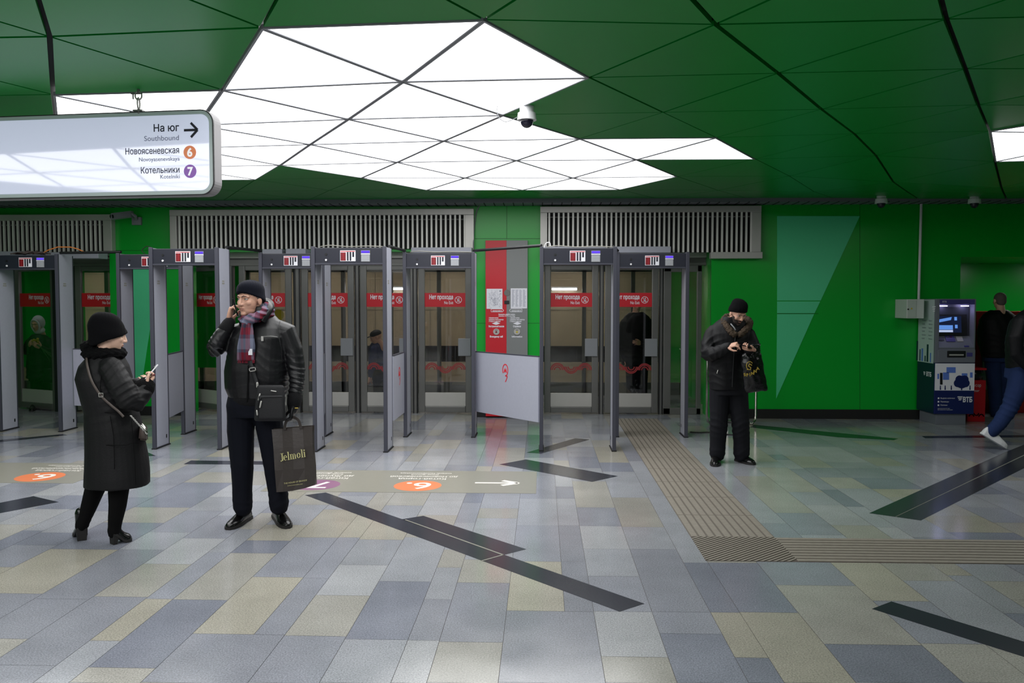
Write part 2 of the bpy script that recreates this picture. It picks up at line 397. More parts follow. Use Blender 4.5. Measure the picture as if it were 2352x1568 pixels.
# floor wayfinding film: reads from the other side of the hall
def floor_sign(x0, x1, y0, y1, items, nm, lab):
    b = newbm(); box(b, x0, x1, y0, y1, .0004, .0018); o = obj(nm, b, M['sticker'], None, ((x0+x1)/2, (y0+y1)/2, 0)); tag(o, lab, 'floor sticker', 'wayfinding films on the floor')
    for (kind, cx, cy, extra) in items:
        if kind == 'arrow':
            b = newbm(); t = .022; L_ = .2
            prism(b, [V3(cx-L_, cy-t, .0024), V3(cx+L_-.02, cy-t, .0024), V3(cx+L_-.02, cy+t, .0024), V3(cx-L_, cy+t, .0024)], (0, 0, -.001))
            for s in (1, -1):
                a = Vector((cx+L_, cy)); d = Vector((-.15, s*.1)); n = Vector((-d.y, d.x)).normalized()*.026
                pts = [a+n, a-n, a+d-n, a+d+n]; prism(b, [V3(q.x, q.y, .0026) for q in pts], (0, 0, -.001))
            obj('arrow', b, M['floor_white'], o)
        else:
            m, num, lines = extra
            b = newbm(); cyl(b, (cx, cy, .0018), (0, 0, 1), .215, .0012, 40); obj('line_disc', b, m, o)
            text('numeral', num, (cx, cy+.12, .0028), .36, M['floor_white'], o, (-1, 0, 0), (0, -1, 0), 'CENTER', .004)
            yy = cy+.26
            for s, sz, wd, gap in lines:
                text('lettering', s, (cx, yy+sz*.72, .0024), sz, M['floor_white'], o, (-1, 0, 0), (0, -1, 0), 'CENTER', .001, width=wd); yy += gap
    return o
p0 = atZ(1233, 1083); p1 = atZ(1233, 1133.4); cO = atZ(960.6, 1113.5); cP = atZ(733, 1108)
n6 = [('Китай-город', .085, .45, .1), ('до Новоясеневской', .085, .64, .1), ('Kitay-gorod', .05, .26, .065), ('towards Novoyasenevskaya', .05, .5, .06)]
n7 = [('Китай-город', .085, .45, .1), ('до Жулебино', .085, .5, .1), ('Kitay-gorod', .05, .26, .065), ('towards Zhulebino', .05, .4, .06)]
yb0, yb1 = p1.y, p0.y
floor_sign(cP.x-.42, p0.x, yb0, yb1, [('arrow', atZ(1140, 1113).x, (yb0+yb1)/2-.06, 0), ('c', cO.x, yb0+.27, (M['orange_floor'], '6.', n6)), ('c', cP.x, yb0+.27, (M['plum'], '7.', n7))],
           'floor_direction_film', 'beige floor film with a white arrow, an orange 6 and a plum 7')
cL = atZ(92, 1095); eR = atZ(175, 1105); yl0 = cL.y-.27
floor_sign(cL.x-1.9, eR.x+.02, yl0, yl0+(yb1-yb0), [('c', cL.x, yl0+.27, (M['orange_floor'], '6.', n6)), ('c', cL.x-1.0, yl0+.27, (M['plum'], '7.', n7))],
           'floor_direction_film', 'beige floor film with an orange 6 beside the woman in a long coat')
# ================================================================ CEILING
CZ = 3.09; RS = 1.054; NS = 1.21
rowY = lambda r: 4.32+(r-1)*RS
MEAS = {0: {2: (726, -163), 3: (1440, -165), 1: (40, -155), 4: (2120, -160)},
 1: {0: (-380, 93), 1: (114, 84), 2: (600, 63), 3: (1112, 45), 4: (1643, 56), 5: (2173, 44)},
 2: {0: (-275, 224), 1: (122, 217), 2: (510, 206), 3: (925, 187), 4: (1354, 178), 5: (1787, 168), 6: (2217, 158)},
 3: {1: (130, 290), 2: (455, 286), 3: (800, 273), 4: (1155, 264), 5: (1523, 258), 6: (1887, 251), 7: (2247, 241)},
 4: {1: (130, 345), 2: (425, 339), 3: (712, 331), 4: (1019, 323), 5: (1332, 318), 6: (1645, 315.5), 7: (1962, 307), 8: (2273, 301)},
 5: {2: (390, 382), 3: (643, 379), 4: (912, 372), 5: (1186, 368), 6: (1462, 366), 7: (1735, 365), 8: (2012, 357), 9: (2285, 371)},
 6: {2: (352, 413), 3: (588, 412), 4: (830, 408), 5: (1068, 408), 6: (1316, 408), 7: (1556, 405), 8: (1813, 404), 9: (2052, 418), 10: (2300, 431)},
 7: {3: (545, 439), 4: (757, 437), 5: (980, 436), 6: (1200, 436), 7: (1424, 435), 8: (1650, 437), 9: (1870, 440), 10: (2085, 441), 11: (2305, 443)},
 8: {3: (512, 461), 4: (709, 459), 5: (900, 458), 6: (1100, 457), 7: (1310, 456), 8: (1510, 456), 9: (1715, 455), 10: (1915, 455), 11: (2110, 457), 12: (2312, 457)}}
X00 = atY(925, 187, rowY(2)).x-3*NS+2*NS/2
def node(r, j):
    if r in MEAS and j in MEAS[r]: return atY(*MEAS[r][j], rowY(r))
    if r in MEAS:                      # carry the row on sideways from its measured end
        ks = sorted(MEAS[r]); k = ks[0] if j < ks[0] else ks[-1]; e = atY(*MEAS[r][k], rowY(r)); return Vector((e.x+(j-k)*NS, e.y, CZ*.6+e.z*.4))
    return Vector((X00+j*NS-r*NS/2, rowY(r), CZ))
LIT = set()
def lit(r, s):
    for t in s.split(): LIT.add((t[0], r, int(t[1:])))
lit(1, 'U2 D2 U3'); lit(2, 'U1 D1 U2 D2 U3 D3'); lit(3, 'U1 D1 U2 D2 U3 D3 U4'); lit(4, 'U2 D2 U3 D3 U4 D4 U5 D5 U6 D8 U9 D9'); lit(3, 'U8 D8')
lit(3, 'U0 D0'); lit(4, 'U0 D0 U1 D1'); lit(5, 'U0 D0 U1 D1'); lit(5, 'U2 D2 D3 U4 D4 U5 D5 U6'); lit(6, 'D4 U5 D5 U6 D6')  # leading calls add unseen triangles behind the sign to brighten the left grilles
# the same luminous field repeats over the hall behind the photographer
for r in range(-5, 0):
    for j in range(-4, 2):
        LIT.add(('U', r, j)); LIT.add(('D', r, j))
THICK = {((r, j), (r+1, j2)) for r, j, j2 in [(0,1,1),(1,1,1),(2,1,1),(0,3,4),(1,4,5),(2,5,6),(3,6,7),(4,7,8),(5,8,9),(6,9,10),(7,10,11),(0,4,5),(1,5,6),(2,6,7),(3,7,8),(4,8,9),(5,9,10),(6,10,11),(7,11,12)]}
THICK2 = {((1, 0), (1, 1)), ((1, 1), (1, 2)), ((1, 4), (1, 5))}
def inset(P, ds):
    n = (P[1]-P[0]).cross(P[2]-P[0]).normalized(); out = []
    L = []
    for i in range(3):
        a, b = P[i], P[(i+1) % 3]; d = (b-a).normalized(); nin = n.cross(d); L.append((a+nin*ds[i], d))
    for i in range(3):
        (a, d), (b, e) = L[i-1], L[i]
        dd = d.cross(e); s = (b-a).cross(e).dot(dd)/dd.length_squared; out.append(a+d*s)
    return out
cb = newbm(); lamps = []
for r in range(-7, 8):
    for j in range(-8, 16):
        for kind in 'UD':
            K = [(r, j), (r+1, j), (r+1, j+1)] if kind == 'U' else [(r, j), (r+1, j+1), (r, j+1)]
            P = [node(*k) for k in K]
            if min(q.x for q in P) < -13.5 or max(q.x for q in P) > 12.5: continue
            islit = (kind, r, j) in LIT
            ds = []
            for a, b in zip(K, K[1:]+K[:1]):
                e = tuple(sorted((a, b))); ds.append((.014 if r < 3 else .011) if e in THICK else .012 if e in THICK2 else .009 if r < 3 else .005)
            if islit: ds = [.002]*3
            Q = inset(P, ds)
            if islit: lamps.append((kind, r, j, Q))
            else:
                prism(cb, Q, (0, 0, .03))
# dark plenum above the gaps, following the nodes
vb = newbm()
for r in range(-7, 8):
    for j in range(-8, 16):
        for K in ([(r, j), (r+1, j), (r+1, j+1)], [(r, j), (r+1, j+1), (r, j+1)]):
            P = [node(*k)+Vector((0, 0, .05)) for k in K]
            f = vb.faces.new([vb.verts.new(p) for p in P])
ceiling = struct(obj('ceiling', cb, M['ceil_green']))
obj('dark_plenum', vb, M['void'], ceiling)
ORD = ['first', 'second', 'third', 'fourth', 'fifth', 'sixth', 'seventh', 'eighth', 'ninth', 'tenth', 'eleventh', 'twelfth', 'thirteenth', 'fourteenth']
rowsum = {}
for l in lamps: rowsum.setdefault(l[1], []).append(l)
def cen(Q): return (Q[0]+Q[1]+Q[2])/3
for r, ls in rowsum.items():
    ls.sort(key=lambda l: cen(l[3]).x); front = [l for l in ls if cen(l[3]).x < 4.4]; k = 0
    for l in ls:
        c = cen(l[3])
        if r < 0: lab = 'glowing white ceiling triangle over the hall behind the photographer'
        elif c.x > 4.4: lab = 'glowing ceiling triangle in the separate field towards the ticket niche, %s' % ('row %d' % r if False else ('nearer the doors' if r == 4 and l[0] == 'U' and l[2] == 9 else 'its big upper piece' if r == 3 else 'its middle piece' if l[2] == 8 else 'its end piece'))
        else:
            lab = 'glowing ceiling triangle, %s from the hanging sign, %s lit row from the front' % (ORD[k], ORD[r-1]); k += 1
        t = thing('ceiling_light', lab, 'ceiling light', c, 'glowing triangular ceiling panels')
        Q = l[3]; I = inset(Q, [.014]*3)
        b = newbm(); f = b.faces.new([b.verts.new(p) for p in I]); bmesh.ops.reverse_faces(b, faces=[f]) if False else None
        f.normal_update()
        if f.normal.z > 0: bmesh.ops.reverse_faces(b, faces=[f])
        obj('diffuser', b, M['panel_light'], t, fix=False)
        b = newbm()
        for i in range(3):
            a0, a1 = Q[i], Q[(i+1) % 3]; b0, b1 = I[i], I[(i+1) % 3]
            dn = Vector((0, 0, -.006))
            vv = [b.verts.new(p) for p in (a0+dn, a1+dn, b1+dn, b0+dn, a0-dn*3, a1-dn*3, b1-dn*3, b0-dn*3)]
            for q in ((0,1,2,3),(7,6,5,4),(0,4,5,1),(1,5,6,2),(2,6,7,3),(3,7,4,0)): b.faces.new([vv[x] for x in q])
        obj('frame', b, M['lamp_frame'], t)
# slotted grey edge strip between ceiling and wall
b = newbm(); box(b, -13, 12, 11.66, YW, 3.03, 3.3); cor = struct(obj('trim_1', b, M['cornice']))
b = newbm()
for k in range(150):
    x = -10+k*.135; box(b, x, x+.014, 11.655, 11.99, 3.026, 3.034)
obj('slot', b, M['void'], cor)
# ================================================================ WALLS
zo = atY(600, 578, YW).z        # top of the door bays
XB = dict(b1=(-9.2, atY(256, 800, YW).x), b2=(atY(418, 800, YW).x, atY(1090, 800, YW).x), b3=(atY(1243, 800, YW).x, atY(1632, 800, YW).x))
nx0, nz1 = atY(2207, 590, YW).x, atY(2207, 590, YW).z
b = newbm()
box(b, -13, nx0, YW, YW+.3, zo, 3.3)                      # header over the bays
box(b, nx0, 12, YW, YW+.3, nz1, 3.3)
TH = .55
for x0, x1 in ((-13, XB['b1'][0]), (XB['b1'][1], XB['b2'][0]), (XB['b2'][1], XB['b3'][0]), (XB['b3'][1], nx0)):
    box(b, x0, x1, YW, YW+TH, 0, zo)
wall = struct(obj('wall_back', b, M['green']))
# panel joints on the green cladding
b = newbm()
def wl(x0, y0, x1, y1, w=.004):
    a, c = atY(x0, y0, YW-.0006), atY(x1, y1, YW-.0006); d = (c-a).normalized(); n = Vector((-d.z, 0, d.x))*w
    prism(b, [a+n, a-n, c-n, c+n], (0, .0012, 0))
for s in ((1632,595,1632,940),(1090,548,1242,548),(1090,742,1242,742),(1164,466,1164,548),(1745,470,1745,497),(1975,470,1975,940),(1785,720,1880,720),(258,575,388,575)): wl(*s, .0025)
obj('panel_joint', b, M['void'], wall)
def wallpoly(nm, pts, m, d=.006, Y=YW):
    bb = newbm(); prism(bb, [atY(x, y, Y-d) for x, y in pts], (0, d, 0)); return obj(nm, bb, m, wall)
wallpoly('mint_panel', [(1785, 496), (1975, 496), (1885, 690), (1785, 690)], M['mint'])
wallpoly('mint_panel', [(1785, 692), (1884, 692), (1871, 719), (1785, 719)], M['mint'])
wallpoly('mint_panel', [(1785, 721), (1870, 721), (1783, 915)], M['mint'])
wallpoly('mint_panel', [(300, 610), (366, 610), (318, 934), (300, 934)], M['mint'])
b = newbm()                                                  # dark skirting
for x0, x1 in ((XB['b3'][1], nx0), (XB['b1'][1], XB['b2'][0]), (XB['b2'][1], XB['b3'][0])): box(b, x0+.005, x1-.005, YW-.02, YW, 0, .135, .003)
struct(obj('baseboard_back', b, M['rubber']))
b = newbm(); box(b, -11.4, -11, -6, YW, 0, 3.3); struct(obj('wall_left', b, M['green']))
b = newbm(); box(b, 10.5, 10.9, -6, 15, 0, 3.3); struct(obj('wall_right', b, M['green']))
b = newbm(); box(b, -11.4, 10.9, -6.3, -6, 0, 3.3); struct(obj('wall_front', b, M['info_grey']))
# niche with ticket machines
b = newbm(); box(b, nx0-.3, nx0, YW+.3, 14.3, 0, 3.1); box(b, nx0-.3, 10.5, 14.2, 14.5, 0, 3.1); box(b, nx0, 10.5, YW+.3, 14.3, nz1, nz1+.1)
struct(obj('wall_niche', b, M['green']))
for k, (x, y) in enumerate(((7.45, 12.9), (8.9, 12.9))):
    t = thing('niche_light', ['round downlight in the ticket niche ceiling above the bald man', 'round downlight deeper along the ticket niche'][k], 'ceiling light', (x, y, nz1), 'niche downlights')
    b = newbm(); cyl(b, (x, y, nz1-.012), (0, 0, 1), .13, .02, 24); obj('rim', b, M['white'], t)
    b = newbm(); cyl(b, (x, y, nz1-.024), (0, 0, 1), .11, .006, 24); obj('lens', b, emit('niche_lens', (.95, 1, .97, 1), 60), t)
# ================================================================ VESTIBULE behind the doors
b = newbm(); box(b, -11, 4, 17.4, 17.7, .75, 3.1); box(b, -11, 4, 17.25, 17.7, 0, .42)
vest = struct(obj('wall_vestibule', b, M['beige_wall']))
b = newbm(); box(b, -11, 4, 17.38, 17.6, .42, .75); obj('dark_band', b, M['dark_wall'], vest)
b = newbm()
for k in range(13): box(b, -10.4+k*1.15, -10.4+k*1.15+.005, 17.39, 17.42, .75, 3)
for z in (1.5, 2.25): box(b, -11, 4, 17.39, 17.42, z, z+.005)
obj('stone_joint', b, M['sticker'], vest)
b = newbm(); box(b, -11, 4, YW+.3, 17.7, 2.75, 2.85); struct(obj('ceiling_vestibule', b, M['dark_wall']))
b = newbm(); box(b, -11.3, -11, YW+.3, 17.7, 0, 2.85); box(b, 2.6, 2.9, YW+.3, 17.7, 0, 2.85); box(b, -9.5, -8.3, 14.6, 14.9, .5, 2.75); box(b, -6.75, -5.35, 14.6, 14.9, .5, 2.75)
struct(obj('wall_vestibule_green', b, M['green']))
M['vest_fill'] = emit('vestibule_fill_glow', (1, .95, .88, 1), 19)
M['added_strip_glow'] = emit('added_strip_glow', (.96, .98, 1, 1), 14)
for k, (x, y, z, w_) in enumerate(((.45, 17.3, 1.92, .55), (-2.9, 17.3, 1.93, .5), (-4.9, 15.4, 2.35, .16), (-8.1, 12.75, 2.6, 1.2), (-1.2, 15.6, 2.62, .6), (.9, 15.6, 2.62, .6))):  # added strips imitating streaks reflected in the door glass and brightening the vestibule
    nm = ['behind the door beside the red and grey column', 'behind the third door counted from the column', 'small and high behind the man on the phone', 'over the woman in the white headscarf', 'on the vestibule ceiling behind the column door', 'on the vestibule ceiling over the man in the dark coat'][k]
    t = thing('added_light_strip', 'added light strip '+nm, 'lamp', (x, y, z), 'added vestibule light strips')
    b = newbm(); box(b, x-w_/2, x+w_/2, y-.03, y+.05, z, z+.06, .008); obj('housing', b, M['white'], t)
    b = newbm(); box(b, x-w_/2+.02, x+w_/2-.02, y-.036, y+.02, z-.012, z+.03, .004); obj('tube', b, M['added_strip_glow'], t)
for k, (x, y) in enumerate(((-9.0, 16.2), (-6.6, 16.2), (-4.2, 16.2), (-1.8, 16.2), (.6, 16.2), (-3.0, 13.7), (-.3, 13.7))):  # added fill lights, brighten the dark vestibule seen through the doors
    nm = ['over the far end', 'near the yellow dot', 'between the inner doors', 'opposite the long grille', 'opposite the column door', 'just inside the five doors', 'just inside the column door'][k]
    t = thing('vestibule_fill_light', 'added flat fill light inside the vestibule, '+nm, 'ceiling light', (x, y, 2.75), 'added vestibule fill lights')
    b = newbm(); box(b, x-.5, x+.5, y-.14, y+.14, 2.71, 2.75, .005); obj('housing', b, M['white'], t)
    b = newbm(); box(b, x-.47, x+.47, y-.12, y+.12, 2.7, 2.715); obj('lens', b, M['vest_fill'], t)
b = newbm()                                                  # second line of glazed doors inside
for k in range(15):
    x = -10.6+k*.87; box(b, x, x+.07, 15.0, 15.07, 0, 2.6)
box(b, -11, 2.6, 15.0, 15.07, 2.2, 2.32); box(b, -11, 2.6, 15.0, 15.07, 0, .22); box(b, -11, 2.6, 15.0, 15.07, 2.6, 2.75)
inner = struct(obj('window_1', b, M['steel_dk']))
b = newbm(); box(b, -11, 2.6, 15.03, 15.036, .22, 2.2); obj('glass_pane', b, M['glass'], inner)
M['yellow'] = mat('yellow_film', rgb(190, 170, 30), .5)
for x, y in ((478, 718), (640, 723)):
    c = atY(x, y, 14.99); b = newbm(); cyl(b, c, (0, 1, 0), .1, .003, 28); obj('yellow_dot', b, M['yellow'], inner)
# ================================================================ GRILLES over the bays
def grille(x0, x1, zt, zb, label, foot=None):
    g = thing('vent_grille', label, 'ventilation grille', ((x0+x1)/2, YW, zb), 'louvred grilles over the doors')
    y0 = YW-.12; b = newbm(); t, s = .085, .14
    box(b, x0, x1, y0, YW-.001, zt-t, zt, .006); box(b, x0, x0+s*.7, y0+.004, YW-.001, zb, zt-t, .006); box(b, x1-s*.9, x1, y0+.004, YW-.001, zb, zt-t, .006)
    if foot: box(b, foot, x1+.02, y0-.01, YW-.001, zb-.09, zb, .006)
    obj('frame', b, M['steel'], g)
    b = newbm(); box(b, x0+.06, x1-.06, YW-.03, YW-.002, zb, zt-t); obj('duct_opening', b, M['void'], g)
    b = newbm(); p = .0675; n = int((x1-x0-.23)/p); xs = x0+.1+((x1-x0-.23)-n*p)/2
    for k in range(n+1): box(b, xs+k*p, xs+k*p+.026, y0+.03, YW-.06, zb, zt-t)
    obj('louvres', b, M['slat'], g)
    b = newbm(); tube(b, [(x0+.08, y0+.06, zt-t-.06), (x1-.08, y0+.06, zt-t-.06)], .01, 8); obj('rail', b, M['steel_dk'], g)
    return g
zt = lambda x, y: atY(x, y, YW-.12).z
gx = lambda x: atY(x, 500, YW-.12).x
grille(gx(-170), gx(255), zt(230, 492), zt(230, 578), 'louvred grille over the door bay at the woman in the headscarf')
grille(gx(389), gx(1088), zt(800, 480), zt(800, 571), 'longest louvred grille, over the five door bay behind the man on the phone')
grille(gx(1241), gx(1749), zt(1500, 473), zt(1500, 579), 'louvred grille reaching onto the green wall past the mint panel side', gx(1634))
# steel lintel band and mullions of each bay
def bay_frame(name, x0, x1, mull):
    b = newbm(); box(b, x0, x1, YD+.02, YD+.16, 2.2, zo+.02); box(b, x0, x1, YD-.03, YD+.05, 2.2, 2.24, .005)
    o = struct(obj(name, b, M['steel_dk']))
    b = newbm(); box(b, x0, x1, YD-.06, YD+.02, 2.31, 2.40, .01); obj('fascia', b, M['steel'], o)
    for a, c in mull:
        b = newbm(); box(b, a, c, YD-.02, YD+.1, 0, 2.2, .004); m = obj('mullion', b, M['steel_dk'], o)
        b = newbm(); d = (c-a)*.28; box(b, a-d*1.3, a, YD-.03, YD+.06, 0, 2.2); box(b, c, c+d*1.3, YD-.03, YD+.06, 0, 2.2); obj('black_gasket', b, M['black'], m)
    return o
dx = lambda px: atY(px, 800, YD).x
ZP = lambda py: atY(1246, py, YD).z
icon_r = .052
def no_exit_band(par, x0, x1, y, band_w=None):
    """red film with the words and the barred walking figure"""
    z0, z1 = ZP(704.5), ZP(672.5); b = newbm(); box(b, x0, x1, y-.004, y-.002, z0, z1); bd = obj('red_band', b, M['red'], par)
    cx = x1-.105; zc = (z0+z1)/2; yy = y-.0052
    text('lettering', 'Нет прохода', (cx-.075, yy, zc+.012), .088, M['paper'], bd, align='RIGHT', bold=.0025, width=.355)
    text('lettering', 'No Exit', (cx-.075, yy, zc-.062), .062, M['paper'], bd, align='RIGHT', bold=.0005, width=.135)
    b = newbm(); n = 28
    for k in range(n):
        a0, a1 = 2*pi*k/n, 2*pi*(k+1)/n; P = [(cx+r*cos(a), yy, zc+r*sin(a)) for r, a in ((icon_r-.007, a0), (icon_r, a0), (icon_r, a1), (icon_r-.007, a1))]
        prism(b, P, (0, .001, 0))
    def stroke(p, q, t):
        p, q = Vector((p[0], p[1])), Vector((q[0], q[1])); d = (q-p).normalized(); nn = Vector((-d.y, d.x))*t
        prism(b, [(cx+e.x, yy, zc+e.y) for e in (p+nn, p-nn, q-nn, q+nn)], (0, .001, 0))
    stroke((-.037, .037), (.037, -.037), .003)
    for p, q, t in (((.004, .012), (-.004, -.008), .006), ((-.004, -.008), (.012, -.034), .004), ((-.004, -.008), (-.022, -.03), .004), ((.004, .01), (-.018, -.002), .003), ((.004, .01), (.02, 0), .003)): stroke(p, q, t)
    cyl(b, (cx+.008, yy, zc+.024), (0, 1, 0), .008, .001, 12)
    obj('barred_walker_sign', b, M['paper'], bd)
def ornament(par, x0, x1, y, zc):
    b = newbm()
    def arc(cx, cz, r, a0, a1, t=.008, n=14):
        pts = []
        for k in range(n+1):
            a = a0+(a1-a0)*k/n; pts.append((cx+r*cos(a), cz+r*sin(a)))
        for p, q in zip(pts, pts[1:]):
            p, q = Vector(p), Vector(q); d = (q-p).normalized(); nn = Vector((-d.y, d.x))*t
            prism(b, [(e.x, y, e.y) for e in (p+nn, p-nn, q-nn, q+nn)], (0, .0015, 0))
    w_ = x1-x0; s = w_/3.0
    for r in (.045, .075, .105):
        for k in range(3):
            cx = x0+s*(k+.5)
            if cx+r > x1 or cx-r < x0: r2 = min(cx-x0, x1-cx)
            else: r2 = r
            if k % 2 == 0: arc(cx, zc-.02, min(r, s*.48), 0, pi)
            else: arc(cx, zc+.03, min(r, s*.48), pi, 2*pi)
    obj('wave_ornament', b, M['wave_red'], par)
def door(name, px0, px1, rot=0, bandpx=None, lock=True, orn=True, handle_side=1):
    x0, x1 = dx(px0), dx(px1)
    if rot: x0, x1 = x1-.95, x1
    d = sempty(name, (x1, YD, 0)); y0, y1 = YD-.035, YD+.02; s = .095; zb0, zk0, zk1, ztp = .02, .11, .31, 2.13; kids = []
    b = newbm(); box(b, x0, x0+s, y0, y1, zb0, 2.2, .012); box(b, x1-s, x1, y0, y1, zb0, 2.2, .012); box(b, x0+s, x1-s, y0, y1, ztp, 2.2, .012); box(b, x0+s, x1-s, y0-.008, y1, zb0, zk0, .012)
    obj('door_frame', b, M['steel_dk'], d)
    b = newbm(); box(b, x0+s, x1-s, y0+.012, y1-.004, zk0, zk1, .003); obj('kick_plate', b, M['steel'], d)
    b = newbm(); box(b, x0+s, x1-s, y0+.025, y0+.033, zk1, ztp); obj('glass_pane', b, M['glass'], d)
    bx0, bx1 = (x0+s, x1-s)
    no_exit_band(d, bx0, bx1, y0+.024)
    if lock:
        b = newbm(); box(b, x1-.2, x1-.015, y0-.03, y0, ZP(817), ZP(777), .006); obj('lock_plate', b, M['frame_grey'], d)
    if orn: ornament(d, bx0, bx1, y0+.0225, ZP(846))
    if rot: d.rotation_euler.z = radians(rot)
    return d
bay_frame('trim_2', -9.2, XB['b1'][1]+.05, [(dx(137), dx(168))])
bay_frame('trim_3', XB['b2'][0], XB['b2'][1], [(dx(528), dx(536)), (dx(681), dx(689)), (dx(819), dx(825)), (dx(951), dx(957))])
bay_frame('trim_4', XB['b3'][0], XB['b3'][1], [(dx(1378), dx(1384)), (dx(1515), dx(1520))])
door('door_1', 20, 132, rot=-25, lock=False, orn=False)
door('door_2', 178, 300)
door('door_3', 400, 516, rot=-35, lock=False, orn=False)
door('door_4', 552, 672); door('door_5', 695, 815); door('door_6', 829, 949); door('door_7', 962, 1084)
door('door_8', 1250, 1374); door('door_9', 1389, 1511)
# narrow fixed light beside the last door
d = sempty('window_2', (dx(1560), YD, 0)); x0, x1 = dx(1523), dx(1610)
b = newbm(); box(b, x0, x0+.11, YD-.03, YD+.02, 0, 2.2, .01); box(b, x1-.07, x1, YD-.03, YD+.02, 0, 2.2, .01); box(b, x0, x1, YD-.03, YD+.02, 2.1, 2.2, .01); box(b, x0, x1, YD-.03, YD+.02, 0, .1, .01)
obj('window_frame', b, M['steel_dk'], d)
b = newbm(); box(b, x0+.11, x1-.07, YD, YD+.008, .1, 2.1); obj('glass_pane', b, M['glass'], d)
# grey boxes hung under the grilles
def gbox(px0, px1, py0, py1, label, Y=11.62):
    a, c = atY(px0, py0, Y), atY(px1, py1, Y); b = newbm(); box(b, a.x, c.x, Y, YW-.1205, c.z, a.z, .01)
    o = obj('equipment_box', b, M['grey_panel'], None, ((a.x+c.x)/2, Y, c.z)); tag(o, label, 'equipment box', 'grey boxes under the grilles')
    b = newbm()
    if c.z > zo-.04: b.free(); return
    for x in (a.x+.08, c.x-.12): box(b, x, x+.04, YW-.14, YD-.061, min(zo-.03, max(2.315, c.z+.002)), min(zo-.03, max(2.315, c.z+.002))+.02)
    obj('bracket', b, M['steel_dk'], o)
gbox(-20, 92, 577, 593, 'long pale grey box under the grille, left of a black clip, above the cable bundle')
gbox(104, 226, 579, 593, 'pale grey box under the grille beside the end of the orange cord')
gbox(602, 648, 572, 587, 'short pale grey box above the arch behind the man on the phone')
gbox(656, 702, 571, 586, 'pale grey box under the long grille, just before the third arch')
gbox(944, 1083, 568, 580, 'wide pale grey box above the arch next to the red and grey column')
gbox(1244, 1392, 566, 576, 'thin pale grey box behind the arch next to the red and grey column')
gbox(1402, 1541, 566, 580, 'wide pale grey box above the arch by the tactile strip')
